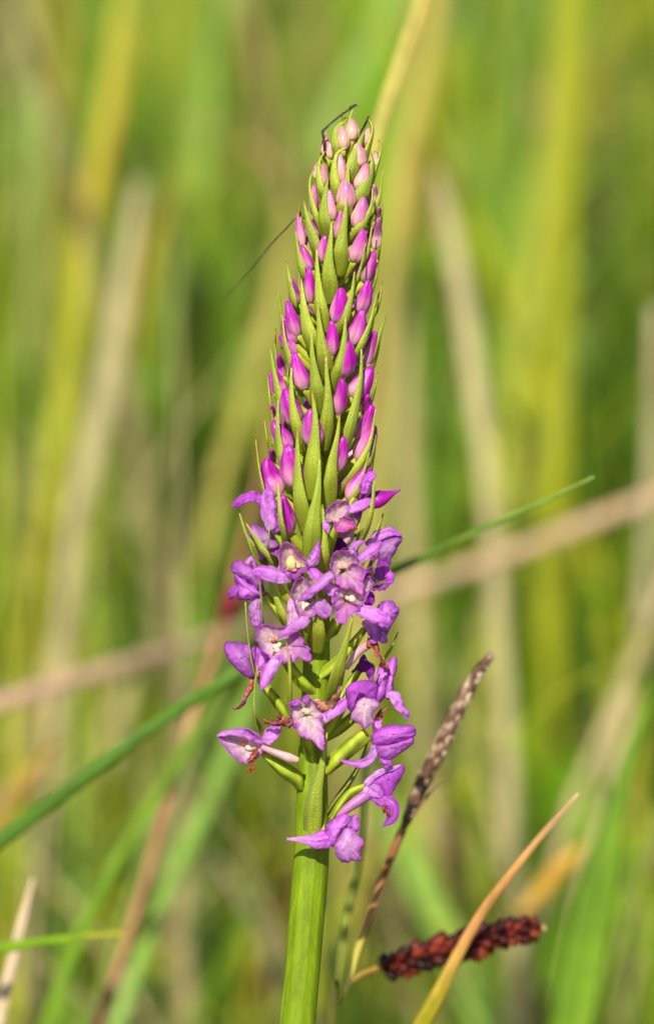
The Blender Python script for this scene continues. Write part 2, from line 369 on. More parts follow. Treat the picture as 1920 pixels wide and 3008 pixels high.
nd = pod(np.array([(692, 1725, -0.149 / S), (672, 1780, -0.149 / S), (655, 1830, -0.149 / S)]), [20, 56, 46, 14], col=lambda s, t: np.outer(np.ones_like(s), L(120, 20, 40)))
link('node', mesh('node', nd, M_seed, np.array(reds.location)), None, reds)
streak('dry_stalk', 'pinkish dry stem lying level across the picture behind the flowers', 'stalk', [(1990, 1430), (1700, 1540), (1450, 1640), (1160, 1738), (900, 1795), (620, 1872), (300, 1968), (-80, 2085)], [54, 56, 44, 38, 36, 46, 64, 70], [0.20, 0.20, 0.21, 0.21, 0.21, 0.19, 0.165, 0.15], L(204, 168, 136), M_straw, ext=False, fold=0.5)
streak('grass_leaf', 'long dark green arching blade crossing behind the stem and flowers', 'grass leaf', [(1745, 1400), (1600, 1470), (1400, 1560), (1160, 1676), (930, 1815), (700, 1972), (480, 2112), (240, 2290), (0, 2470), (-150, 2590)], [3, 13, 18, 22, 27, 32, 38, 42, 46, 48], [0.028, 0.034, 0.042, 0.055, 0.064, 0.07, 0.064, 0.058, 0.05, 0.045], L(90, 128, 36), fold=0.5, tipcol=L(146, 172, 72), n=40)
streak('grass_leaf', 'pale green blade leaning up towards the lowest left flower', 'grass leaf', [(790, 1930), (720, 2090), (625, 2316), (530, 2535), (437, 2753), (350, 3008)], [40, 62, 66, 60, 56, 52], [0.17, 0.165, 0.155, 0.145, 0.135, 0.13], L(150, 186, 78), group=GB)
streak('grass_leaf', 'narrow yellow-green blade running parallel to the tan-pink stalk', 'grass leaf', [(650, 2000), (530, 2222), (437, 2380), (312, 2597), (220, 2785), (143, 3008)], [14, 30, 36, 40, 42, 44], 0.12, L(122, 158, 34), group=GB)
streak('grass_leaf', 'short level green blade with a yellow tip near the bottom', 'grass leaf', [(374, 2738), (187, 2757), (60, 2775), (-80, 2800)], [6, 22, 32, 36], [0.06, 0.056, 0.052, 0.048], L(134, 170, 34), ext=False, tipcol=L(206, 184, 66))
streak('dry_stalk', 'whitish broken straw beneath the short level blade', 'stalk', [(97, 2580), (70, 2690), (45, 2800), (0, 2985), (-20, 3080)], [8, 24, 32, 36, 36], 0.065, L(230, 204, 166), M_straw)
streak('grass_leaf', 'short orange-brown blade tip in front of dark undergrowth', 'grass leaf', [(182, 2165), (120, 2240), (60, 2310), (-20, 2420)], [10, 34, 42, 46], 0.16, L(178, 132, 68), M_straw)
streak('grass_leaf', 'broad pale straw leaf behind the tan-pink stalk', 'grass leaf', [(380, 1990), (345, 2110), (300, 2250), (260, 2400)], [30, 72, 78, 60], 0.30, L(202, 190, 130), M_straw, ext=False)
streak('dry_stalk', 'greyish straw leaning down towards the orchid stem', 'stalk', [(640, 2520), (700, 2620), (780, 2760), (850, 2960), (880, 3060)], [14, 34, 40, 40, 40], 0.20, L(150, 138, 104), M_straw)
streak('dry_stalk', 'dull brown upright stalk between the pale green blade and the stem', 'stalk', [(540, 2480), (517, 2650), (508, 2850), (500, 3020)], [14, 40, 44, 44], 0.24, L(130, 106, 72), M_straw)
streak('grass_leaf', 'upright blue-green blade near the foot of the orchid stem', 'grass leaf', [(600, 2430), (590, 2650), (570, 2850), (560, 3020)], [20, 50, 60, 60], 0.26, L(110, 138, 66), group=GB)
streak('grass_leaf', 'bright green blade at the lower edge among the undergrowth', 'grass leaf', [(30, 2380), (90, 2560), (160, 2750), (200, 2950)], [30, 70, 75, 70], 0.24, L(130, 160, 44), group=GB)
streak('reed', 'tan and green striped reed leaning behind the spike tip', 'reed', [(1262, -80), (1235, 0), (1197, 125), (1147, 268), (1104, 406), (1050, 590), (1000, 800), (962, 1100), (938, 1600), (926, 2100), (912, 2500), (886, 2900), (868, 3150)], [42, 44, 46, 46, 46, 44, 42, 38, 36, 34, 34, 34, 34], [0.075, 0.072, 0.068, 0.064, 0.06, 0.055, 0.05, 0.045, 0.04, 0.034, 0.03, 0.028, 0.026], L(188, 186, 80), tube=False, fold=0.25, tipcol=L(196, 180, 92))
streak('grass_leaf', 'pale green blade fanning behind the tan and green reed', 'grass leaf', [(1190, -60), (1150, 20), (1085, 150), (1010, 290), (940, 480)], [70, 82, 84, 82, 70], 0.32, L(148, 176, 70), group=GB, ext=False)
streak('grass_leaf', 'amber blade standing just right of the spike tip', 'grass leaf', [(1300, -60), (1272, 62), (1226, 281), (1182, 500), (1150, 750), (1130, 1000)], [40, 62, 70, 70, 66, 60], 0.25, L(190, 174, 86), M_straw, group=GB)
streak('grass_leaf', 'olive green blade tip right of the amber blade', 'grass leaf', [(1330, 60), (1312, 180), (1288, 375), (1270, 520)], [20, 54, 60, 50], 0.40, L(160, 166, 18), group=GB, ext=False)
streak('grass_leaf', 'long broad yellow-green blade right of the spike', 'grass leaf', [(1690, -120), (1666, 0), (1635, 312), (1590, 625), (1560, 812), (1522, 1124), (1490, 1400), (1465, 1700), (1420, 2050), (1390, 2350)], [70, 80, 85, 88, 86, 84, 80, 78, 70, 60], 0.29, L(176, 180, 58), group=GB)
streak('dry_stalk', 'pinkish straw leaf bending between the spike and the yellow-green blade', 'stalk', [(1280, 500), (1310, 620), (1350, 812), (1397, 1124), (1432, 1374), (1450, 1600)], [20, 62, 72, 76, 74, 66], 0.21, L(192, 178, 126), M_straw, group=DS)
streak('dry_stalk', 'tall upright straw stem close behind the right flank of the spike', 'stalk', [(1160, 600), (1172, 800), (1188, 1050), (1200, 1504), (1222, 1800), (1245, 2130), (1260, 2400)], [44, 68, 74, 74, 72, 66, 60], 0.26, L(190, 174, 116), M_straw, group=DS)
streak('dry_stalk', 'pale straw stem bending beside the dark green blades', 'stalk', [(1930, 900), (1925, 1250), (1912, 1520), (1890, 1820), (1832, 2070), (1785, 2316), (1740, 2600)], [40, 50, 56, 60, 62, 60, 56], 0.23, L(188, 172, 128), M_straw, group=DS)
for (lb, pts, wd, dp, cl) in [
    ('broad dark green blade at the lower corner beside the pale straw stem', [(1930, 2010), (1850, 2220), (1795, 2440), (1728, 2700), (1670, 3020)], [10, 50, 72, 92, 100], 0.12, L(112, 150, 30)),
    ('bright green blade overlapping the broad dark green blade', [(1890, 2080), (1830, 2350), (1790, 2600), (1755, 2800), (1715, 3020)], [10, 36, 50, 56, 60], 0.11, L(124, 160, 36)),
    ('light green blade at the lower corner leaning away from the seed head', [(1930, 2380), (1880, 2580), (1825, 2780), (1770, 3020)], [20, 44, 54, 60], 0.15, L(150, 170, 60))]:
    streak('grass_leaf', lb, 'grass leaf', pts, wd, dp, cl, group=GB, fold=0.5)
streak('dead_leaf', 'orange-yellow dead leaf hanging behind the dark red seed head', 'leaf', [(1715, 2480), (1660, 2535), (1600, 2600), (1500, 2715)], [16, 62, 66, 24], 0.15, L(200, 156, 56), M_straw, ext=False)
streak('dry_stalk', 'arched pale straw leaf above the orange-brown blade', 'stalk', [(1290, 2300), (1330, 2250), (1428, 2262), (1585, 2347), (1700, 2450), (1760, 2560)], [40, 60, 66, 66, 60, 50], 0.30, L(182, 168, 116), M_straw, ext=False)
streak('dry_stalk', 'lower pale straw leaf sloping behind the brown sedge spike', 'stalk', [(1265, 2390), (1390, 2466), (1510, 2535), (1600, 2600)], [40, 60, 60, 40], 0.28, L(178, 164, 104), M_straw, ext=False)
streak('grass_leaf', 'sharp orange-brown dry blade crossing in front of the dark red seed head', 'grass leaf', [(1698, 2330), (1640, 2395), (1585, 2460), (1491, 2578), (1418, 2676), (1350, 2795), (1288, 2920), (1235, 3020)], [4, 13, 17, 21, 25, 32, 42, 50], [0.018, 0.02, 0.022, 0.024, 0.026, 0.027, 0.028, 0.029], L(204, 148, 84), M_straw, tipcol=L(206, 170, 128), basecol=L(168, 156, 34), fold=0.45, n=30)
streak('grass_culm', 'thin pale green culm rising close behind the orchid stem', 'stem', [(1072, 2200), (1063, 2406), (1049, 2547), (1020, 2688), (1003, 2794), (978, 2935), (958, 3030)], [18, 20, 22, 22, 23, 24, 24], 0.055, L(160, 172, 70), tube=True)

# ------------------------------------------------------------------ sedge: brown upper spike, dark red seed head
def sedge():
    dep = -0.026 / S
    cul = Z('z6', [(340, 1120), (250, 1340), (180, 1530), (90, 1800), (40, 1960), (0, 2080), (-60, 2260)], dep)
    bot = cul[-1]; z = W(bot)[0][2]; need = z / (S * math.cos(PITCH)) / (1 - bot[2] / DPX)
    cul = np.vstack([cul, bot + np.array((-40, need * 0.5, 0)), bot + np.array((-50, need, 0))])
    org = W(cul[-1])[0]
    root = bpy.data.objects.new('sedge', None); scene.collection.objects.link(root); root.location = Vector(org); root.empty_display_size = 0.01
    tag(root, 'sedge with a brown upper spike and a dark red seed head on a side stalk', 'sedge')
    cc = lambda s, t: np.where((s < 0.035)[:, None], L(150, 96, 62), np.where((s < 0.075)[:, None], L(190, 140, 88), L(206, 192, 88)))
    link('culm', mesh('culm', pod(cul, [24, 24, 25, 26, 26, 26], n=90, m=10, col=cc), M_straw, org), None, root)
    sp = Z('z6', [(340, 1120), (400, 980), (470, 820), (560, 640), (640, 470), (740, 280), (836, 148)], dep)
    spw = [24, 40, 46, 50, 48, 44, 34, 8]
    ms = link('male_spike', mesh('male_spike', pod(sp, [v * 0.85 for v in spw], n=26, m=10, col=lambda s, t: np.outer(1 + 0.25 * vnoise(s * 14, 3), L(130, 94, 66))), M_dry, org), None, root)
    P = catmull(sp, 60); ww = np.interp(np.linspace(0, 1, 60), np.linspace(0, 1, 8), spw)
    T, N, B = frames(P, (0, 0, 1)); cols = [L(112, 84, 66), L(158, 130, 104), L(204, 180, 152), L(176, 148, 122)]
    for i in range(2, 56):
        for a0 in (0, 2.1, 4.2):
            a = a0 + i * 0.9; r = ww[i] / 2 * 0.78
            o = (B[i] * math.cos(a) + N[i] * math.sin(a)); p0 = P[i] + o * r * 1.02; ln = 40
            c = cols[int(abs(vnoise(i * 0.45 + a0, 5)) * 5.5) % 4] * random.uniform(0.7, 1.15)
            if i < 22 and random.random() < 0.35: c = cols[0] * random.uniform(0.6, 1)
            g = petal([p0, p0 + T[i] * ln * 0.5 + o * 5, p0 + T[i] * ln + o * 1], [12, 22, 4], nrm=o, cup=0.5, n=5, m=3, col=lambda s, t: np.outer(np.ones_like(s), c))
            link('scale', mesh('scale', g, M_dry, org), None, ms, 0.0001)
    # side stalk and seed head
    d2 = dep - 0.008 / S
    ped = Z('z6', [(45, 1960, 0), (110, 1920, -40), (230, 1872, -150)], dep)
    link('side_stalk', mesh('side_stalk', pod(ped, [16, 17, 17], n=10, m=8, col=lambda s, t: np.outer(np.ones_like(s), L(200, 160, 72))), M_straw, org), None, root)
    fx = Z('z6', [(225, 1892), (400, 1832), (600, 1775), (850, 1705), (1000, 1672), (1095, 1662)], d2)
    fs = link('seed_head', mesh('seed_head', pod(fx, [18, 30, 30, 28, 22, 10], n=16, m=8, col=lambda s, t: np.outer(np.ones_like(s), L(48, 14, 10))), M_seed, org), None, root)
    fs['label'] = 'dark red seed head packed with glossy utricles'
    # utricle prototypes in local metres (z along), shared between the copies
    protos = []
    for cl in (L(98, 28, 16), L(68, 18, 14), L(34, 14, 12), L(128, 48, 24)):
        n, m = 7, 8; V, C, F = [], [], grid_faces(n, m, True)
        for i, (zz, r) in enumerate(((0, 0.3), (0.12, 0.8), (0.32, 1.05), (0.58, 1.05), (0.8, 0.75), (0.93, 0.35), (1.03, 0.08))):
            for j in range(m):
                a = 2 * math.pi * j / m
                V.append((0.0010 * r * math.cos(a), 0.0008 * r * math.sin(a), 0.0024 * zz)); C.append((*(cl * (1.1 - 0.25 * zz)), 1))
        F.append(tuple((n - 1) * m + j for j in range(m)))
        me = bpy.data.meshes.new('utricle'); me.from_pydata(V, [], F)
        at = me.color_attributes.new('Col', 'FLOAT_COLOR', 'POINT'); at.data.foreach_set('color', np.array(C).ravel())
        for p in me.polygons: p.use_smooth = True
        me.materials.append(M_seed); protos.append(me)
    PW = W(catmull(fx, 40)) ; TW = np.gradient(PW, axis=0); TW /= np.linalg.norm(TW, axis=1)[:, None]
    k = 0
    for i in np.linspace(1, 37, 19):
        a0 = int(i); p = PW[a0]; tt = TW[a0]
        n1 = np.cross(tt, BCK); n1 /= np.linalg.norm(n1); n2 = np.cross(tt, n1)
        for j in range(6):
            a = 2 * math.pi * (j + 0.5 * (k % 2)) / 6 + random.uniform(-.15, .15)
            o = n1 * math.cos(a) + n2 * math.sin(a); z = o * 0.95 + tt * 0.4; z /= np.linalg.norm(z)
            sc = (0.95 if i < 3 or i > 34 else 1.08 + 0.25 * float(vnoise(i * 0.7, 77))) * random.uniform(0.85, 1.12)
            q_ = Vector(z).to_track_quat('Z', 'Y'); ob = bpy.data.objects.new('utricle', protos[random.choice((0, 0, 1, 1, 2, 3))])
            scene.collection.objects.link(ob); ob.parent = fs
            ob.matrix_local = Matrix.LocRotScale(Vector(p + o * random.uniform(0.0003, 0.0009) + tt * random.uniform(-0.0003, 0.0003) - org), q_, Vector((sc, sc, sc)))
        k += 1
    tip = petal([fx[-1] - np.array((30, -6, 0)), fx[-1] + np.array((6, -2, 6)), fx[-1] + np.array((16, 6, 4))], [14, 22, 10], col=lambda s, t: np.outer(np.ones_like(s), L(200, 150, 104)))
    link('tip_scale', mesh('tip_scale', tip, M_dry, org), None, root, 0.0002)
    bl = petal(Z('z6', [(340, 1130), (400, 1050), (480, 930), (578, 830)], dep + 5), [7, 9, 7, 2], col=lambda s, t: np.outer(np.ones_like(s), L(140, 116, 66)))
    link('leaf_bract', mesh('leaf_bract', bl, M_straw, org), None, root, 0.0002)
sedge()

# ------------------------------------------------------------------ the orchid
base_pts = [(y, ax(y), core(y)) for y in np.linspace(345, 3005, 60)]
SP = np.array([(x, y, 0.0) for y, x, r in base_pts]); SW = [2 * r for y, x, r in base_pts]
zbot = W(SP[-1])[0][2]; need = zbot / (S * math.cos(PITCH))
SP = np.vstack([SP, [(862, 3005 + need * 0.3, 4), (856, 3005 + need * 0.65, 8), (852, 3005 + need * 1.0, 10)]]); SW += [106, 112, 120]
ORG = W(SP[-1])[0]
orchid = bpy.data.objects.new('orchid', None); scene.collection.objects.link(orchid); orchid.location = Vector(ORG); orchid.empty_display_size = 0.02
tag(orchid, 'fragrant orchid with a dense spike of green bracts, magenta buds and open lilac flowers', 'orchid')
def stem_mesh():
    n = 120; seg = np.concatenate([[0], np.cumsum(np.linalg.norm(np.diff(SP, axis=0), axis=1))])
    P = np.stack([np.interp(np.linspace(0, seg[-1], n), seg, SP[:, k]) for k in range(3)], 1)
    wd = np.interp(np.linspace(0, seg[-1], n), seg, SW); m = 72
    T, N, B = frames(P, (0, 0, 1)); V = np.zeros((n, m, 3)); C = np.zeros((n, m, 3))
    ribs = vnoise(np.arange(m) * 0.5, 21) * 0.012 + 0.006 * np.cos(np.arange(m) * 2 * np.pi / m * 9 + 0.6 * np.sin(np.arange(m) * 0.4))
    for j in range(m):
        a = 2 * math.pi * j / m; r = wd / 2 * (1 + ribs[j] + 0.012 * vnoise(np.linspace(0, 24, n), 31 + j % 3))
        V[:, j] = P + B * (r * math.cos(a))[:, None] + N * (r * math.sin(a))[:, None]
        shade = 1 + 5.0 * ribs[j] + 0.10 * vnoise(np.linspace(0, 18, n) + j * 0.3, 33)
        C[:, j] = np.outer(shade, STEM)
    F = grid_faces(n, m, True); F.append(tuple(range(m))); F.append(tuple((n - 1) * m + j for j in range(m)))
    return V.reshape(-1, 3), F, C.reshape(-1, 3)
link('stem', mesh('stem', stem_mesh(), M_stem, ORG), None, orchid)

def on_spike(P2, f, sign=1.0, inset=0.0):          # depth of traced points from the spike's round cross-section
    out = []
    for (x, y, *_), ff in zip(P2, f):
        r = ff * R_(y) - inset; dx = x - ax(y)
        out.append((x, y, sign * math.sqrt(max(r * r - dx * dx, 0.0))))
    return np.array(out)

BR_PROF = [0.62, 0.86, 1.0, 0.98, 0.86, 0.70, 0.52, 0.36, 0.25, 0.16, 0.04]
def bract(pts, wpx, sign=1.0, tint=None, bump_d=0.0):
    P = np.array(pts, float)[::-1]                # base first
    base = P[0].copy(); dirv = P[0] - P[1]; P = np.vstack([base + dirv / (np.linalg.norm(dirv) + 1e-9) * 22, P]) if len(P) > 1 else P
    P2 = catmull(np.hstack([P, np.zeros((len(P), 1))]), 7)
    s = np.linspace(0, 1, 7); f = np.interp(s, [0, 0.35, 0.7, 1], [0.42, 0.92, 1.05, 1.08])
    Q = on_spike(P2, f, sign); Q[:, 2] += bump_d * np.clip(s * 2.2, 0, 1)
    k = 2; y = Q[k, 1]; dx = Q[k, 0] - ax(y); th = math.asin(np.clip(dx / (R_(y) * 0.98), -1, 1))
    nrm = np.array((math.sin(th), -0.05, sign * math.cos(th)))
    real = 0.96 * wpx / max(math.cos(th), 0.42) if sign > 0 else wpx
    g = np.clip((y - 1500) / 700, 0, 1)
    c0 = (BR if tint is None else tint) * random.uniform(0.88, 1.1) * np.array((random.uniform(.94, 1.06), 1, 1))
    vsd = nseed(); brn = random.random() < 0.4
    def cf(s, t):
        c = np.outer(1 + 0.10 * (s - 0.5), c0)
        e = (np.abs(t) > 0.9)[:, None]; c = np.where(e, c * 0.7 + BRP * 0.32, c)
        c = c * (1 - 0.16 * (np.abs(t) < 0.12) + 0.16 * vnoise(t * 6 + vsd, vsd) + 0.10 * vnoise(s * 6 + t, vsd + 1))[:, None]
        tipw = np.clip((s - 0.9) / 0.1, 0, 1)[:, None]
        c = c * (1 - 0.35 * g * (np.abs(t) > 0.6)[:, None]) + 0.10 * g * (np.abs(t) > 0.6)[:, None] * L(150, 90, 90)
        return c * (1 - tipw) + tipw * (L(170, 120, 60) if brn else L(196, 186, 96))
    geo = petal(Q, [real * v for v in BR_PROF], nrm=nrm, cup=0.46 if y < 1700 else 0.25, n=19, m=11, col=cf, twist=random.uniform(-0.3, 0.3))
    return link('bract', mesh('bract', geo, M_bract, ORG), None, orchid, 0.00022)

BRACTS = [
 ('z1', 46, [(980, 165), (960, 230), (945, 310)]), ('z1', 110, [(915, 290), (800, 360), (770, 500), (790, 640)]),
 ('z1', 140, [(1145, 255), (1215, 370), (1190, 560), (1140, 760)]), ('z1', 185, [(1112, 412), (1060, 560), (1005, 740), (985, 960)]),
 ('z1', 130, [(915, 590), (820, 630), (765, 830), (800, 1150)]), ('z1', 105, [(672, 630), (592, 780), (600, 1000), (640, 1190)]),
 ('z1', 80, [(548, 825), (492, 1000), (530, 1260), (620, 1550)]), ('z1', 160, [(708, 930), (665, 1120), (645, 1350), (690, 1580)]),
 ('z1', 200, [(932, 790), (915, 980), (895, 1180), (880, 1380)]), ('z1', 180, [(1178, 625), (1205, 800), (1130, 1060), (1030, 1280)]),
 ('z1', 60, [(1270, 495), (1302, 620), (1250, 860), (1215, 990)]), ('z1', 50, [(1315, 855), (1305, 1050), (1268, 1240), (1190, 1400)]),
 ('z1', 105, [(1200, 1050), (1200, 1230), (1120, 1420), (970, 1630)]), ('z1', 185, [(908, 1140), (900, 1360), (865, 1620), (840, 1980)]),
 ('z1', 165, [(430, 1175), (455, 1370), (510, 1580), (570, 1860)]), ('z1', 36, [(388, 1228), (378, 1300), (385, 1400)]),
 ('z1', 195, [(742, 1440), (730, 1650), (705, 1900), (730, 2300)]), ('z1', 34, [(1318, 1215), (1312, 1400), (1285, 1560)]),
 ('z1', 80, [(1200, 1430), (1180, 1620), (1150, 1800), (1090, 1960)]), ('z1', 120, [(343, 1540), (350, 1720), (375, 1900), (410, 2120)]),
 ('z1', 155, [(575, 1738), (580, 1950), (600, 2230), (650, 2620)]), ('z1', 70, [(1125, 1665), (1095, 1850), (1045, 2060), (1000, 2220)]),
 ('z1', 34, [(1305, 1575), (1295, 1700), (1275, 1860)]), ('z1', 55, [(1265, 1905), (1245, 2080), (1185, 2290)]),
 ('z1', 85, [(235, 1875), (255, 2050), (280, 2250), (330, 2440)]), ('z1', 44, [(1315, 2095), (1298, 2230), (1270, 2380)]),
 ('z2', 165, [(503, -14), (520, 220), (560, 500), (640, 760)]), ('z2', 120, [(1049, -77), (1025, 160), (960, 390), (860, 580)]),
 ('z2', 50, [(280, 133), (288, 380), (295, 640)]), ('z2', 165, [(672, 238), (690, 480), (725, 750), (775, 990)]),
 ('z2', 145, [(958, 398), (945, 620), (915, 860), (850, 1100)]), ('z2', 100, [(1273, 152), (1225, 420), (1130, 690), (1030, 890)]),
 ('z2', 46, [(1338, 18), (1300, 270), (1200, 490)]), ('z2', 85, [(1370, 382), (1320, 580), (1285, 790), (1225, 970)]),
 ('z2', 115, [(315, 368), (325, 600), (375, 850), (460, 1110)]), ('z2', 40, [(240, 505), (232, 700), (238, 900)]),
 ('z2', 165, [(608, 555), (615, 780), (650, 1080), (690, 1350)]), ('z2', 160, [(758, 795), (765, 1000), (780, 1270), (735, 1720)]),
 ('z2', 125, [(1120, 718), (1115, 1030), (1045, 1400), (950, 1820)]), ('z2', 100, [(188, 705), (220, 960), (265, 1230), (350, 1520)]),
 ('z2', 135, [(405, 912), (400, 1150), (425, 1400), (490, 1720)]), ('z2', 52, [(165, 995), (175, 1240), (205, 1640)]),
 ('z2', 46, [(1288, 955), (1255, 1180), (1205, 1340)]), ('z2', 195, [(613, 1155), (650, 1450), (628, 1780), (600, 2220)]),
 ('z2', 155, [(897, 1385), (875, 1620), (825, 1880), (800, 2300)]), ('z2', 110, [(270, 1240), (258, 1480), (275, 1750), (350, 2120)]),
 ('z2', 95, [(1265, 1330), (1220, 1660), (1120, 1900), (950, 2160)]), ('z2', 34, [(130, 1455), (155, 1680), (185, 1900)]),
 ('z2', 168, [(465, 1535), (462, 1850), (470, 2180), (535, 2570)]), ('z2', 44, [(40, 1645), (75, 1980), (150, 2350), (190, 2500)]),
 ('z2', 95, [(1198, 1778), (1140, 2030), (1080, 2200), (990, 2360)]), ('z2', 46, [(1270, 1595), (1238, 1830), (1185, 2010)]),
 ('z3', 150, [(790, -80), (780, 150), (742, 400), (720, 690)]), ('z3', 80, [(468, 103), (478, 300), (500, 500), (505, 620)]),
 ('z3', 100, [(815, 303), (830, 460), (835, 630), (825, 800)]), ('z3', 85, [(1218, 78), (1200, 330), (1155, 510), (1070, 620)]),
 ('z3', 38, [(1285, 338), (1250, 460), (1200, 570)]), ('z3', 70, [(158, 303), (215, 510), (285, 670), (345, 760)]),
 ('z3', 82, [(222, 418), (310, 570), (385, 690), (460, 780)]), ('z3', 30, [(402, 422), (392, 560), (380, 680)]),
 ('z3', 34, [(1255, 638), (1225, 740), (1188, 870)]), ('f1', 210, [(740, 800), (760, 1000), (880, 1350), (1000, 1720)]),
 ('f1', 300, [(800, 780), (870, 960), (960, 1150), (1060, 1400)]), ('p', 13, [(761, 1700), (767, 1760), (774, 1850), (790, 1900)]),
 ('p', 11, [(721, 1768), (726, 1850), (742, 1960), (770, 2020), (800, 2050)]), ('z3', 130, [(745, 902), (775, 1010), (785, 1150), (770, 1380)]),
 ('z4', 140, [(1030, 72), (985, 260), (930, 480), (900, 660)]), ('z4', 78, [(548, 262), (570, 420), (568, 620), (560, 810)]),
 ('z4', 52, [(338, 432), (306, 680), (318, 850), (390, 990)]), ('z4', 40, [(1360, 188), (1315, 310), (1255, 400)]),
 ('z4', 32, [(1206, 428), (1196, 500), (1180, 570)]), ('z5', 165, [(568, -20), (530, 230), (465, 520), (445, 850)]),
 ('z5', 150, [(905, 60), (850, 240), (760, 420), (620, 620)])]
front = []
BUMP = {(548, 262): 95, (468, 103): 80, (158, 303): 95, (222, 418): 120, (402, 422): 110, (1255, 638): 130, (761, 1700): 125, (721, 1768): 130,
        (338, 432): 135, (1206, 428): 100, (40, 1645): 90, (1218, 78): 130, (757, -110): 45, (745, 905): 60, (1030, 72): 20}
for zn, wd, pts in BRACTS:
    P = Z(zn, pts)[:, :2]; wp = wd / ZONE[zn][2]; front.append((P, wp))
    bract(P, wp, bump_d=BUMP.get(pts[0], 0.0))
for P, wp in front:                                 # the far side of the spike, same kinds half a turn on
    yc = P[:, 1].mean()
    if yc > 1750 or random.random() < 0.35: continue
    Q = P.copy(); Q[:, 1] += random.uniform(15, 55); Q[:, 0] = ax(Q[:, 1]) - (P[:, 0] - ax(P[:, 1])) * 0.82
    bract(Q, wp, -1.0)
# leaf sheath hugging the stem at the bottom
lf = petal(Z('z5', [(190, 3400, -20), (185, 2700, 0), (190, 2300, 14), (225, 2050, 16), (243, 1880, 10)]), list(ZW('z5', [180, 120, 75, 40, 6])), nrm=(-0.7, 0, 0.8), cup=0.5, col=lambda s, t: np.outer(np.ones_like(s), L(120, 150, 22)))
link('leaf', mesh('leaf', lf, M_bract, ORG), None, orchid, 0.0003)

# ---- buds
def bud(pts, wpx, sign=1.0, mag=None, f=(0.64, 0.98), inset=0.0, name='bud'):
    P = np.array(pts, float); P = np.hstack([P, np.zeros((len(P), 1))])
    a, b = P[0], P[1]; mid = (a + b) / 2
    dx = (mid[0] - ax(mid[1])); side = np.sign(dx) if abs(dx) > 10 else 1
    mid = mid + np.array((side * wpx * 0.05, 0, 0))
    Q = on_spike(np.array([a, mid, b]), [f[0], (f[0] + f[1]) / 2 + 0.02, f[1]], sign)
    hk = Q[2] + np.array((random.choice((-1, 1)) * random.uniform(0.02, 0.10) * wpx, -0.06 * wpx, -0.08 * wpx)); Q = np.vstack([Q[:2], Q[1] * 0.2 + Q[2] * 0.8, hk])
    y = mid[1]; m_ = np.clip((y - 360) / 440, 0.08, 1) if mag is None else mag
    pal = PEACH * (1 - m_) + PALE * m_; mg = (L(206, 96, 140) * (1 - m_) + MAG * m_) * random.uniform(0.85, 1.12)
    th = math.asin(np.clip(dx / R_(y), -1, 1)); ph = random.uniform(0, 6.28); bias = random.uniform(0.15, 0.75)
    amt = 0.6 + 0.4 * m_
    def cf(s, t):
        k = np.clip(1.5 * s - 0.50 + 0.34 * np.cos(3 * t + ph) + bias * 0.6 * np.cos(t - math.pi + 0.4 * side) + 0.70 * (m_ - 0.3), 0, 1) * amt
        k = np.clip(k + 0.30 * amt * np.exp(-((1 + np.cos(3 * t + ph)) / 0.2)) + 0.14 * vnoise(t * 4 + s * 2, int(ph * 1000)), 0, 1)
        g = np.clip((0.12 - s) / 0.12, 0, 1)[:, None]
        c = pal * (1 - k[:, None]) + mg * k[:, None]
        return c * (1 - g * 0.6) + g * 0.6 * L(190, 190, 110)
    geo = pod(Q, [wpx * v * random.uniform(0.97, 1.03) for v in (0.52, 0.88, 1.08, 1.16, 1.14, 1.06, 0.95, 0.82, 0.66, 0.52, 0.30)], n=18, m=30, seam=0.10, groove=0.075, nrm=(math.sin(th), 0, sign * math.cos(th)), col=cf, phase=ph, flat=0.9)
    ob = link(name, mesh(name, geo, M_bud, ORG), None, orchid)
    e = Q[0]; yb = e[1] + 70; A = np.array((ax(yb), yb, 0.0))
    ov = pod(np.array([A * 0.8 + np.array((e[0], yb, e[2])) * 0.2, (A + e) / 2 + np.array((0, 8, 0)), e + (Q[1] - e) * 0.08]), [wpx * 0.45, wpx * 0.6, wpx * 0.5], n=7, m=9, groove=0.06, col=lambda s, t: np.outer(1 + 0 * s, BR2))
    link('ovary', mesh('ovary', ov, M_stem, ORG), None, ob)
    return ob
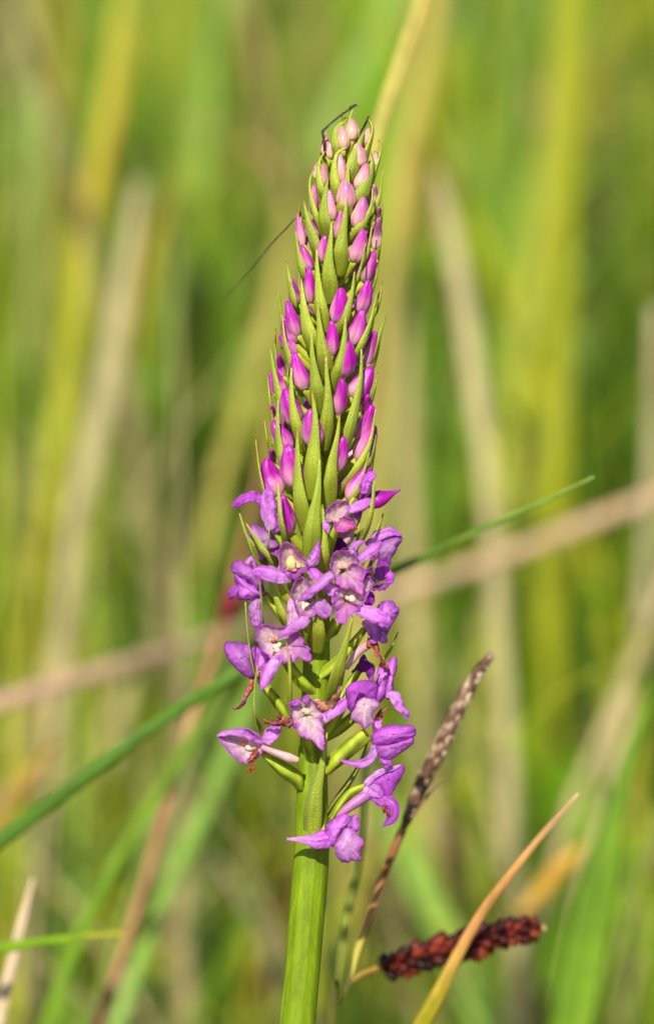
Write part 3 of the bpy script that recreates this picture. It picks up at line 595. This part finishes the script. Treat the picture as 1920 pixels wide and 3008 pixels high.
BUDS = {'z1': [((975, 510), (965, 280), 150), ((875, 615), (858, 365), 130), ((1110, 590), (1155, 385), 115), ((1040, 800), (1045, 560), 190),
  ((730, 720), (722, 540), 70), ((862, 980), (842, 668), 100), ((1035, 1075), (1135, 785), 155), ((1238, 810), (1240, 645), 80), ((660, 1030), (648, 788), 105),
  ((550, 1345), (540, 1018), 108), ((755, 1405), (715, 1075), 112), ((900, 1280), (900, 960), 200), ((1195, 1240), (1222, 1012), 115), ((1025, 1505), (1105, 1165), 175),
  ((1255, 1430), (1278, 1262), 80), ((415, 1700), (368, 1342), 105), ((560, 1640), (490, 1410), 130), ((800, 1620), (852, 1312), 120), ((1225, 1740), (1270, 1402), 112),
  ((648, 1880), (668, 1595), 130), ((995, 1880), (1100, 1528), 170), ((1122, 2110), (1228, 1768), 145), ((510, 1970), (408, 1705), 135), ((850, 2215), (928, 1848), 0)],
 'z2': [((592, 240), (588, -100), 118), ((875, 450), (912, 108), 185), ((1095, 340), (1192, 28), 158), ((460, 260), (408, 5), 118), ((465, 580), (362, 236), 138),
  ((818, 775), (818, 434), 116), ((1032, 670), (1135, 325), 166), ((1160, 895), (1262, 545), 136), ((430, 670), (325, 396), 150), ((455, 770), (286, 576), 118),
  ((545, 1130), (432, 766), 156), ((930, 990), (985, 655), 196), ((312, 1010), (278, 775), 96), ((885, 1385), (928, 1030), 138), ((1035, 1215), (1222, 912), 200),
  ((315, 1190), (236, 932), 126), ((1145, 1360), (1186, 1195), 116), ((445, 1490), (345, 1142), 204), ((212, 1190), (188, 952), 60), ((1100, 1650), (1232, 1302), 158),
  ((640, 1720), (598, 1352), 206), ((235, 1490), (205, 1292), 78), ((385, 1750), (216, 1466), 176), ((1085, 1860), (1250, 1512), 196), ((850, 1965), (938, 1630), 156),
  ((450, 2130), (365, 1724), 224), ((225, 1910), (202, 1752), 80), ((1000, 2270), (1185, 1950), 200)],
 'z3': [((545, 500), (500, 205), 158), ((455, 210), (378, -70), 190)]}
nb = []
for zn, lst in BUDS.items():
    for a, b, wd in lst:
        if not wd: continue
        P = Z(zn, [a, b])[:, :2]; wp = wd / ZONE[zn][2]
        bud(P, wp); nb.append((P, wp))
for P, wp in nb:
    if random.random() < 0.4: continue
    Q = P.copy(); Q[:, 1] += random.uniform(20, 45); Q[:, 0] = ax(Q[:, 1]) - (P[:, 0] - ax(P[:, 1])) * 0.8
    bud(Q, wp, -1.0)
b30 = pod(Z('z3', [(1140, 270), (1290, 215), (1422, 155)], 40), list(ZW('z3', [50, 120, 140, 120, 70, 30, 12])), n=16, m=16, groove=0.06, col=lambda s, t: np.outer(1 + 0.15 * np.cos(3 * t), MAGD))
link('bud', mesh('bud', b30, M_bud, ORG), None, orchid)['label'] = 'deep purple bud about to open, pointing sideways'

# ---- open flowers
def lil(a=LILP, b=LIL, edge=LILD, k=1.0):
    sd = nseed(); j = random.uniform(0.9, 1.1)
    def cf(s, t):
        g = np.clip(s, 0, 1)[:, None]; e = (np.abs(t) ** 3)[:, None]
        c = a * (1 - g) + b * g; c = c * (1 - 0.55 * e) + edge * 0.55 * e
        return np.clip((c * (1 + 0.30 * vnoise(t * 5 + 2 + s * 1.2, sd))[:, None] + (0.22 * np.clip(vnoise(t * 9 + 40 + s, sd + 1), 0, 1))[:, None] * WHT) * j, 0, 1)  # vein streaks, plus white petal sheen painted into the colour
    return cf
def drycol(a=BROWN, b=LILD):
    sd = nseed()
    return lambda s, t: np.clip((a * (0.28 + 0.8 * np.clip(vnoise(s * 11 + t * 3, sd) + 0.35, 0, 1))[:, None]) + b * np.clip(vnoise(s * 5 - t * 2, sd + 1), 0, 0.8)[:, None], 0, 1)
TH = 0.00016
class Flower:
    def __init__(s, zn, d0, base, oy=150, ow=60, ovary=None):
        s.zn, s.d0 = zn, d0
        if ovary is None:
            b = Z(zn, [base], d0)[0]; yb = b[1] + oy; A = np.array((ax(yb), yb, np.sign(d0) * core(yb) * 0.5))
            pts = [A, A * 0.5 + b * 0.5 + np.array((0, 18, 6)), b]; wd = [30, 36, 30, 18]
        else:
            pts = Z(ovary[0], ovary[1], ovary[3]); wd = list(ZW(ovary[0], ovary[2]))
        sd = nseed()
        g = pod(pts, wd, n=22, m=24, groove=0.12, tw=2.6, col=lambda q_, t: np.clip(np.outer(1 + 0.28 * np.cos(3 * t + q_ * 2.6) + 0.18 * vnoise(q_ * 8, sd), BR * 0.55 + STEM * 0.4), 0, 1))
        s.ob = link('flower', mesh('flower', g, M_stem, ORG), None, orchid)
    def add(s, name, geo, mat=M_petal, th=TH):
        if mat is M_petal: geo = (crumple(geo[0], 2.0, 34, nseed()), geo[1], geo[2])
        if mat is M_col: geo = (crumple(geo[0], 1.1, 12, nseed()), geo[1], geo[2])
        if mat is M_dry: geo = (crumple(geo[0], 3.0, 18, nseed()), geo[1], geo[2])
        return link(name, mesh(name, geo, mat, ORG), None, s.ob, th)
    def hood(s, rim, back, **k):
        back = (back[0], back[1], back[2] * 0.6)
        a = dict(cin=PINK * 0.25 + WHT * 0.75, cout=LILD * 0.4 + LIL * 0.6, flare=0.08, ruffle=0.08, jag=0.05, cexp=3.2, m=56, vein=0.2); a.update(k)
        return s.add('hood', cup(Z(s.zn, rim, s.d0), Z(s.zn, [back], s.d0)[0], **a))
    def dome(s, rim, back, name='hood', **k):
        a = dict(closed=True, cin=LILP * 0.55 + LIL * 0.45, cout=LILD * 0.5 + LIL * 0.5, both=0.45, ruffle=0.05, jag=0.035, cexp=1.3, vein=0.26, m=60, flat=0.4, lengthwise=True); a.update(k)
        return s.add(name, cup(Z(s.zn, rim, s.d0), Z(s.zn, [back], s.d0)[0], **a))
    def lip(s, rim, back, **k):
        a = dict(cin=WHT, cout=LIL, flat=0.5, ruffle=0.2, jag=0.06, cexp=1.1, m=64, vein=0.2); a.update(k)
        return s.add('lip', cup(Z(s.zn, rim, s.d0), Z(s.zn, [back], s.d0)[0], **a))
    def sep(s, pts, wd, name='sepal', zn=None, **k):
        a = dict(cup=0.28, ruffle=0.16, col=lil(), roundtip=0.25, n=26, m=21, nrm=(0, -0.35, 1)); a.update(k)
        zn = zn or s.zn
        return s.add(name, petal(Z(zn, pts, s.d0), list(ZW(zn, wd)), **a))
    def dry(s, pts, wd, a=BROWN, b=LILD * 0.5, zn=None, **k):
        zn = zn or s.zn; wd = [v * 0.85 for v in wd]; o = dict(cup=0.8, ruffle=0.6, n=18, m=7, col=drycol(a, b), twist=0.9); o.update(k)
        return s.add('withered_petal', petal(Z(zn, pts, s.d0), list(ZW(zn, wd)), **o), M_dry)
    def column(s, pts, wd, col=CREAM, name='column', n=9, groove=0.12):
        return s.add(name, pod(Z(s.zn, pts, s.d0), list(ZW(s.zn, wd)), n=n, m=12, groove=groove, col=lambda q_, t: np.outer(1 + 0.08 * np.cos(2 * t), col)), M_col, 0)
    def lumps(s, pts, r, col=L(240, 214, 192)):
        col = np.asarray(col) * np.array((0.92, 0.78, 0.66))
        for (x, y, d) in pts: s.column([(x - r * .6, y, d), (x, y - r * .1, d + 4), (x + r * .6, y + r * .1, d)], [r * .5, r * 1.1, r * 1.1, r * .5], col, 'stigma', 6, 0.1)
    def spur(s, pts, wd, c0=L(196, 140, 160), c1=L(214, 180, 160), zn=None):
        zn = zn or s.zn
        return s.add('spur', pod(Z(zn, pts, s.d0), list(ZW(zn, wd)), n=16, m=12, col=lambda q_, t: np.outer(1 - q_, c0) + np.outer(q_, c1)), M_bud, 0)

F = Flower('z3', 185, (930, 380, -60))
F.hood([(822, 420), (835, 330), (890, 265), (960, 240), (1015, 250), (1022, 310), (1000, 355)], (925, 390, -60))
F.lip([(905, 400), (910, 470), (950, 485), (1010, 480), (1060, 440), (1060, 400), (1010, 370), (980, 360)], (940, 410, -25), cin=PINK, cout=L(222, 90, 206))
F.sep([(825, 400, 4), (845, 445, 8), (866, 492, 4)], [30, 50, 18]); F.sep([(1005, 320, -10), (1100, 275, 0), (1200, 235, 0)], [50, 88, 66])
F.dry([(1000, 468, 8), (1040, 452, 10), (1082, 456, 6)], [24, 26, 8], a=L(220, 90, 30)); F.lumps([(925, 395, -35)], 34, L(226, 178, 186))
F.sep([(1095, 385, -60), (1080, 350, -50), (1105, 320, -50)], [30, 50, 40], col=lil(LIL, LILD))

F = Flower('f1', 195, (1080, 620, -70))
F.hood([(935, 755), (885, 650), (880, 480), (905, 365), (960, 295), (1050, 295), (1130, 390), (1280, 540), (1340, 640), (1350, 690)], (1070, 560, -75), cin=WHT * 0.6 + PINK * 0.4)
F.lip([(930, 755), (1000, 838), (1050, 825), (1100, 872), (1180, 862), (1225, 790), (1290, 770), (1345, 680)], (1095, 690, -40), cin=PINK, cout=LIL * 0.6 + LILD * 0.4, cexp=0.7)
F.column([(1090, 720, -22), (1075, 640, -8), (1062, 515, -22)], [100, 150, 165, 140, 70], L(246, 208, 140), 'anther')
F.lumps([(1040, 715, -22), (1180, 680, -26), (1110, 735, -16), (1150, 640, -34)], 75)
F.sep([(1075, 890, -15), (920, 830, 4), (760, 785, 14), (560, 740, 16), (418, 775, 10)], [90, 240, 275, 270, 190, 60], roundtip=0.12)
F.sep([(1320, 650, -10), (1430, 580, 2), (1490, 420, 8), (1510, 270, 6)], [110, 190, 130, 20], roundtip=0.0, nrm=(0.2, -0.1, 1))

F = Flower('f2', 212, (560, 600, -80))
F.hood([(440, 840), (360, 690), (360, 540), (415, 430), (500, 390), (600, 385), (700, 440), (775, 520), (800, 600)], (560, 600, -80))
F.lip([(430, 790), (440, 870), (520, 950), (600, 975), (680, 955), (760, 1010), (830, 1035), (870, 950), (850, 830), (875, 700), (800, 600), (700, 590), (640, 640)], (590, 720, -26), cin=WHT * 0.5 + PINK * 0.5, cout=L(216, 116, 214))
F.lumps([(540, 590, -55), (510, 640, -48), (580, 640, -50)], 85, L(232, 190, 186))
F.sep([(750, 560, -24), (850, 480, -6), (980, 380, 4), (1125, 265, 0)], [90, 170, 170, 90], roundtip=0.15)
F.sep([(770, 450, -14), (690, 390, 0), (740, 300, 8), (840, 275, 6), (890, 310, 0)], [50, 110, 110, 80, 20])
F.sep([(395, 740, 4), (250, 850, 14), (100, 985, 18), (-20, 1080, 16), (-130, 1165, 12)], [120, 160, 150, 140, 40], roundtip=0.2)

F = Flower('f1', 190, (1250, 1200, -70))
F.hood([(1330, 1530), (1220, 1450), (1110, 1260), (1080, 1080), (1110, 960), (1170, 880), (1280, 870), (1400, 980), (1470, 1060)], (1260, 1170, -70))
F.lip([(1260, 1420), (1300, 1490), (1380, 1500), (1460, 1460), (1460, 1350), (1400, 1320)], (1330, 1380, -20), cout=LIL)
F.sep([(1420, 1230, -10), (1560, 1330, 0), (1680, 1480, 2)], [160, 290, 220], name='lip_lobe', ruffle=0.15)
F.lumps([(1270, 1350, -40), (1330, 1320, -45), (1250, 1300, -48)], 85, WHT); F.lumps([(1235, 1215, -45)], 60, L(246, 190, 110))
F.sep([(1040, 1720, -50), (1090, 1560, -40), (1090, 1380, -36), (1050, 1180, -44)], [120, 190, 160, 60], col=lil(WHT * 0.5 + LILP * 0.5, LILP, BROWN))
F.sep([(1330, 1500, -4), (1240, 1580, 14), (1080, 1680, 26), (930, 1790, 24), (850, 1850, 18)], [150, 190, 170, 120, 40], roundtip=0.2)

F = Flower('f2', 192, (680, 1060, -60))
F.hood([(400, 1100), (430, 1020), (520, 930), (700, 880), (860, 820), (950, 800), (995, 860), (975, 960), (890, 1110), (810, 1235)], (680, 1080, -62), cin=WHT * 0.7 + PINK * 0.3)
F.lip([(440, 1030), (385, 1100), (380, 1190), (445, 1290), (440, 1440), (500, 1490), (575, 1518), (620, 1420), (710, 1340), (805, 1285), (800, 1215), (700, 1190)], (600, 1190, -24), cin=PINK, cout=L(206, 112, 216))
F.lumps([(640, 1110, -28), (700, 1090, -30), (660, 1060, -34), (690, 1140, -26)], 90, WHT); F.lumps([(735, 1050, -30)], 40, L(244, 200, 120))
F.sep([(740, 1280, -20), (900, 1310, 4), (1080, 1380, 12), (1265, 1455, 8)], [150, 230, 230, 130], roundtip=0.1)
F.sep([(480, 1030, -14), (330, 940, -6), (150, 770, -6), (20, 650, -10)], [170, 180, 180, 130], roundtip=0.2)

F = Flower('f2', 70, (860, 520, -20))
F.sep([(890, 300, 10), (1080, 150, 20), (1280, 95, 22), (1420, 165, 14)], [100, 170, 150, 90], name='hood', nrm=(0, -0.7, 0.8))
F.dome([(1000, 380), (1130, 250), (1360, 170), (1445, 195), (1400, 290), (1260, 520), (1130, 560), (1010, 520)], (1200, 360, 30), cin=LILP)
F.lip([(960, 530), (1080, 640), (1095, 740), (1030, 810), (1110, 830), (1190, 780), (1255, 600), (1230, 510), (1130, 460)], (1060, 480, 14), cin=LILD, cout=LIL)
F.sep([(1180, 690, 2), (1250, 780, 6), (1240, 850, 4), (1190, 930, 0)], [90, 140, 120, 50], name='lip_lobe', col=lil(LIL, LILD))
F.sep([(1000, 965, -4), (1090, 950, 6), (1170, 930, 6), (1240, 900, 0)], [70, 110, 100, 40], name='lip_lobe', col=lil(LILD, LILD * 0.6), ruffle=0.2)
F.sep([(900, 900, -40), (960, 780, -30), (960, 640, -30)], [120, 190, 160], name='lip_lobe', col=lil(LILD, LILD * 0.8))
F.sep([(900, 1230, -70), (960, 1120, -60), (960, 1010, -60)], [110, 150, 90], col=lil(LILD, LILD))

F = Flower('f1', 95, (640, 1120, -20))
F.dome([(102, 745), (125, 640), (190, 590), (270, 605), (430, 690), (570, 820), (625, 1080), (430, 970), (240, 850)], (390, 800, 40))
F.dome([(150, 800), (250, 850), (430, 970), (630, 1085), (650, 1130), (480, 1205), (230, 1192), (205, 1000)], (400, 1070, 36), name='petal')
F.sep([(225, 1020, 6), (150, 1070, 12), (110, 1140, 12), (85, 1215, 4)], [130, 170, 120, 50], name='lip', col=lil(LIL, LILD))
F.sep([(540, 1190, 0), (485, 1330, 10), (500, 1480, 10), (545, 1720, 0)], [120, 190, 190, 120]); F.sep([(350, 650, -30), (430, 555, -20), (500, 690, -20)], [80, 120, 80])

F = Flower('f1', 45, (740, 520, -20))
F.dome([(378, 130), (420, 20), (500, -5), (640, 65), (740, 55), (835, 170), (885, 380), (740, 500), (640, 560), (590, 600), (480, 400)], (640, 280, 42), cin=LILP)
F.sep([(735, 520, 10), (800, 470, 14), (880, 420, 8)], [60, 90, 60], name='petal', col=lil(LIL, LILD))  # underside of the hood, its shade put into the darker lilac

F = Flower('f2', 75, (880, 1560, -20))
F.dome([(1015, 1290), (1150, 1170), (1290, 1148), (1345, 1240), (1388, 1270), (1370, 1360), (1260, 1550), (1190, 1680), (1080, 1600), (1040, 1400)], (1210, 1360, 28))
F.sep([(860, 1450, 10), (990, 1570, 22), (1020, 1690, 22), (960, 1790, 14)], [110, 180, 190, 120], name='lip', ruffle=0.14)
F.sep([(1060, 1600, 6), (1120, 1690, 14), (1210, 1775, 8)], [150, 190, 70], name='lip_lobe', ruffle=0.12)
F.dry([(800, 20, -6), (920, 70, 4), (960, 200, 8), (1050, 320, 8), (1105, 395, 4)], [130, 120, 90, 80, 40], zn='f4')
F.spur([(830, 60, -30), (700, 140, -20), (600, 260, -10), (530, 380, 0)], [110, 120, 110, 60], zn='f4')

F = Flower('z4', 188, (470, 270, -55))
F.hood([(440, 385), (375, 325), (328, 240), (338, 165), (390, 135), (470, 155), (560, 160), (640, 205)], (475, 262, -52), cin=WHT * 0.75 + PINK * 0.25)
F.lip([(440, 380), (475, 385), (535, 422), (600, 402), (640, 372), (690, 402), (722, 372), (705, 300), (682, 290), (660, 235), (615, 205), (560, 240)], (515, 300, -22), cin=WHT * 0.5 + PINK * 0.5, cout=LIL)
F.lumps([(470, 300, -24), (495, 290, -28), (480, 325, -22), (440, 245, -36)], 34, WHT); F.lumps([(450, 248, -22)], 26, L(226, 140, 50))
F.sep([(485, 375, 2), (430, 460, 16), (390, 550, 14), (362, 618, 8)], [80, 100, 80, 30])

F = Flower('z4', 80, (350, 500, -20), ovary=('z4', [(345, 500, 10), (420, 620, 10), (510, 740, 4), (570, 860, -30)], [40, 66, 84, 70], 70))
F.dome([(93, 300), (120, 265), (190, 263), (260, 285), (330, 300), (330, 400), (310, 525), (200, 470), (120, 380)], (220, 380, 42))
F.dome([(330, 295), (380, 320), (425, 350), (405, 440), (365, 500), (315, 515), (318, 400)], (370, 400, 24), name='petal')
F.dry([(298, 530, 0), (290, 590, 6), (250, 680, 8), (215, 735, 4), (160, 755, 0)], [34, 44, 44, 36, 18]); F.lumps([(350, 505, 8)], 50, L(200, 140, 170))

F = Flower('z4', 186, (680, 770, -48))
F.hood([(605, 890), (580, 800), (588, 720), (640, 675), (700, 662), (765, 720), (830, 785), (828, 830)], (690, 775, -48), cin=WHT * 0.8 + PINK * 0.2, cout=LILD)
F.lip([(605, 850), (622, 912), (680, 962), (740, 985), (785, 1035), (815, 1032), (822, 960), (812, 870), (805, 800)], (695, 800, -24), cin=WHT, cout=LIL, cexp=1.9)
F.lumps([(680, 765, -30), (700, 775, -28)], 40, L(240, 214, 210)); F.lumps([(650, 735, -26), (685, 735, -26)], 12, L(176, 70, 40))
F.sep([(650, 695, 4), (610, 700, 8), (562, 716, 2)], [40, 44, 12], name='petal', col=lil(LIL, LILD)); F.sep([(685, 700, 4), (700, 670, 6), (712, 648, 2)], [40, 40, 12], name='petal', col=lil(LIL, LILD))
F.dry([(592, 850, 0), (540, 845, 6), (470, 858, 6), (378, 850, 0)], [84, 66, 44, 24], b=LIL * 0.8); F.dry([(492, 838, 4), (492, 810, 8), (472, 782, 4)], [12, 12, 8])
F.sep([(815, 830, -6), (880, 770, 2), (985, 680, -4)], [60, 100, 104], col=lil(LILP, LIL)); F.dry([(745, 690, -8), (830, 715, 4), (895, 670, 8), (920, 620, 6), (935, 585, 2)], [40, 92, 70, 40, 30], a=L(190, 130, 96), b=LILP * 0.7)

F = Flower('f4', 150, (560, 720, -40))
F.dome([(526, 645), (600, 580), (720, 540), (830, 534), (945, 600), (930, 720), (900, 800), (770, 755), (650, 830), (600, 955), (555, 900), (524, 760)], (690, 680, 34), cin=LIL, both=0.3)
F.lip([(650, 820), (588, 1022), (640, 1085), (700, 1100), (770, 1192), (820, 1130), (908, 1112), (870, 1010), (960, 890), (930, 800), (800, 740)], (770, 860, 22), cin=WHT * 0.8 + LILP * 0.2, cout=LIL * 0.7 + LILD * 0.3, cexp=1.7, flat=0.2, closed=True)

F = Flower('f4', 30, (930, 700, -30))
F.dome([(815, 525), (950, 380), (1060, 300), (1100, 300), (1080, 560), (1060, 720), (1000, 800), (930, 830), (925, 650)], (990, 560, 30))
F.dome([(1080, 300), (1150, 220), (1197, 260), (1190, 400), (1150, 510), (1145, 690), (1110, 800), (1040, 740), (1075, 540)], (1120, 480, 24), name='petal')
F.sep([(1060, 720, 14), (1160, 740, 22), (1230, 860, 22), (1310, 960, 16), (1350, 1060, 8)], [70, 160, 130, 90, 40], name='lip', ruffle=0.12)
F.sep([(930, 600, 30), (990, 500, 36), (1052, 445, 30)], [80, 60, 14], name='petal', col=lil(LILD, LILP))

F = Flower('f3', 130, (720, 1600, -20), ovary=('z4', [(370, 1070, 20), (440, 1120, 20), (530, 1190, 14), (620, 1255, -6), (650, 1330, -30)], [40, 90, 116, 110, 60], 60))
F.hood([(95, 1450), (130, 1390), (350, 1342), (520, 1352), (640, 1430), (735, 1545), (735, 1650), (650, 1745), (560, 1815), (480, 1842), (330, 1762), (200, 1612)], (580, 1580, -60), closed=True, cin=WHT, cout=LIL, cexp=1.6)
F.sep([(95, 1445, 2), (280, 1395, 16), (500, 1430, 18), (722, 1560, 4)], [50, 130, 130, 50], name='petal', nrm=(0, -0.6, 0.8))
F.lumps([(560, 1580, -30), (600, 1610, -30), (540, 1620, -30)], 90, L(248, 236, 220)); F.lumps([(455, 1550, -24)], 60, L(236, 172, 104))
F.dry([(660, 1620, 8), (620, 1720, 14), (580, 1790, 14), (510, 1810, 8)], [40, 90, 130, 60]); F.dry([(600, 1830, 8), (605, 1880, 10), (570, 1940, 8), (515, 1950, 4)], [50, 60, 80, 50], b=BROWN * 0.3)
F.sep([(765, 1560, -4), (830, 1440, 8), (970, 1310, 4)], [130, 220, 140])
F.spur([(715, 1610, 2), (900, 1680, 14), (1080, 1750, 16), (1230, 1795, 10)], [84, 88, 110, 140, 90])

F = Flower('f4', 115, (850, 1330, -20), ovary=('z4', [(1135, 930, 10), (1030, 1010, 14), (920, 1110, 6), (835, 1200, -20)], [100, 120, 120, 90], 90))
F.dome([(855, 1285), (960, 1185), (1080, 1130), (1250, 1138), (1400, 1150), (1450, 1220), (1400, 1292), (1200, 1362), (1000, 1392), (880, 1380)], (1150, 1260, 38), cin=L(220, 140, 224))
F.dome([(880, 1392), (1000, 1396), (1200, 1366), (1400, 1300), (1418, 1340), (1350, 1422), (1150, 1562), (1050, 1592), (950, 1520)], (1120, 1450, 26), name='petal', cin=L(220, 140, 224))
F.sep([(1010, 1560, 0), (1080, 1630, 8), (1035, 1705, 4)], [130, 120, 40], name='lip', col=lil(LIL, LILD))
F.sep([(890, 1390, 6), (880, 1520, 18), (770, 1625, 26), (600, 1630, 26), (430, 1585, 20)], [80, 120, 120, 80, 40], nrm=(0.3, -0.5, 1))
F.sep([(940, 1240, -10), (940, 1120, -4), (955, 960, -8)], [120, 120, 80]); F.dry([(955, 1060, 4), (980, 960, 8), (1030, 925, 8), (1100, 905, 4)], [90, 70, 44, 16])

F = Flower('z5', 75, (880, 440, 0), ovary=('z5', [(880, 430, 6), (770, 475, 10), (670, 590, 6), (600, 700, -10)], [70, 76, 64, 50], 50))
F.dome([(890, 405), (1000, 310), (1120, 252), (1200, 248), (1204, 310), (1145, 420), (1080, 505), (980, 450)], (1080, 375, 22), cin=LIL)
F.sep([(880, 412, 12), (1000, 312, 20), (1190, 250, 16)], [50, 60, 26], name='petal', col=lil(LILP, LILP, LIL)); F.sep([(880, 430, 10), (960, 455, 20), (1030, 510, 16)], [110, 130, 50], name='petal')
F.sep([(930, 500, 8), (1040, 540, 18), (1110, 590, 18), (1105, 690, 12), (1028, 765, 6)], [60, 110, 120, 90, 30], name='lip', col=lil(LIL, LILD), ruffle=0.15)
F.dry([(1045, 570, 20), (1045, 610, 22), (1090, 665, 20)], [18, 30, 12], a=L(206, 90, 30))
F.spur([(910, 490, 4), (800, 565, 14), (710, 630, 16), (655, 685, 10)], [100, 92, 76, 44], L(178, 110, 180), L(190, 120, 160))

F = Flower('z5', 120, (560, 760, -30), oy=60)
F.sep([(585, 850, 4), (480, 875, 14), (360, 868, 14), (235, 862, 8)], [170, 130, 52, 16], roundtip=0.0, col=lil(LIL, LILP))
F.dome([(552, 750), (640, 690), (725, 653), (772, 700), (748, 740), (705, 770), (640, 872), (618, 935), (572, 870)], (660, 775, 26))
F.dome([(718, 775), (765, 685), (812, 662), (838, 750), (812, 806)], (780, 740, 12), name='petal', both=0.2)
F.lip([(628, 930), (645, 1010), (690, 1045), (740, 1062), (790, 1040), (856, 1046), (838, 980), (868, 880), (830, 830), (770, 778), (705, 785)], (735, 890, 24), closed=True, cin=LILP * 0.7 + WHT * 0.3, cout=LIL, flat=0.2)
F.dry([(866, 870, 6), (862, 920, 8), (838, 985, 6)], [10, 16, 10], a=L(206, 100, 30), twist=0.1)

F = Flower('f4', -50, (700, 400, 0))
F.dome([(595, 435), (680, 320), (750, 190), (800, 270), (895, 350), (890, 480), (830, 505), (790, 420), (700, 432)], (760, 350, 14), cin=LILD, cout=LILD)
F = Flower('z3', 20, (950, 620, 0))
F.dome([(885, 625), (950, 528), (1012, 622), (950, 650)], (950, 600, 14), cin=LILD * 0.7, cout=LILD * 0.8)
# flower just opening, upper left of the open ones
F = Flower('z3', 120, (430, 460, -30))
F.sep([(420, 470, 0), (395, 320, 14), (390, 200, 18), (400, 130, 10)], [70, 130, 120, 60], name='petal'); F.sep([(350, 235, 0), (280, 205, 14), (200, 225, 14), (108, 290, 8)], [80, 90, 80, 50], col=lil(LIL, LILD))
F.sep([(470, 480, -10), (430, 360, 0), (440, 260, 0)], [60, 100, 60], name='petal', col=lil(LIL, LILD))
F = Flower('z2', 120, (1050, 2240, -20))
F.sep([(1140, 2200, 6), (1170, 2070, 14), (1265, 1975, 8)], [80, 130, 60], name='petal', col=lil(LIL, LIL))

# ------------------------------------------------------------------ insect clinging behind the spike tip
def insect():
    dk = lambda a: (lambda s, t: np.outer(1 + 0.3 * np.sin(s * 60), a))
    P = np.array([(1004, 430, -120), (1000, 520, -150), (990, 620, -165), (980, 670, -160)]); org = W(P[1])[0]
    root = bpy.data.objects.new('insect', None); scene.collection.objects.link(root); root.location = Vector(org); root.empty_display_size = 0.004
    tag(root, 'slender dark insect clinging behind the spike tip, thin legs and antenna showing', 'insect')
    D = L(58, 48, 40)
    def part(n, pts, wd, c=D, n_=16, m_=8): return link(n, mesh(n, pod(np.array(pts, float), wd, n=n_, m=m_, col=dk(c)), M_insect, org), None, root)
    part('body', P, [10, 50, 62, 60, 44, 20], L(92, 96, 50), 18, 12)
    head = part('head', [(982, 660, -160), (978, 690, -162), (974, 715, -160)], [28, 46, 40, 16], L(80, 80, 46), 10, 10)
    leg = lambda pts, wd, n_=30: part('leg', np.hstack([Z('z1', [p[:2] for p in pts])[:, :2], np.array([[p[2]] for p in pts])]), wd, n_=n_)
    leg([(860, 900, -120), (720, 760, -60), (668, 660, -8), (660, 560, 20), (648, 450, 22), (640, 405, 22)], [7, 7, 7, 6.5, 7, 9])
    leg([(640, 408, 22), (720, 330, 24), (800, 262, 25), (880, 200, 25), (945, 158, 25)], [7.5, 5.5, 6, 6, 6.5])
    leg([(940, 165, 25), (965, 135, 26), (985, 128, 26), (1005, 112, 26), (1022, 108, 26), (1034, 122, 26)], [10, 8, 11, 7, 9, 4, 3])
    leg([(1000, 560, -80), (1060, 440, -30), (1110, 350, -10), (1142, 285, 0), (1160, 235, 4), (1168, 240, 4)], [5, 5, 5, 5.5, 8, 5])
    leg([(1130, 800, -120), (1215, 700, -60), (1232, 640, -30), (1258, 648, -26)], [6, 6, 6, 4])
    part('antenna', [(974, 705, -160), (920, 650, -150), (870, 641, -120), (842, 670, -140), (810, 704, -190), (770, 752, -260), (710, 822, -380), (650, 885, -520)], [5, 4.5, 4.2, 4, 3.6, 3, 2.4, 1.6], L(70, 62, 50), 40, 6)
insect()
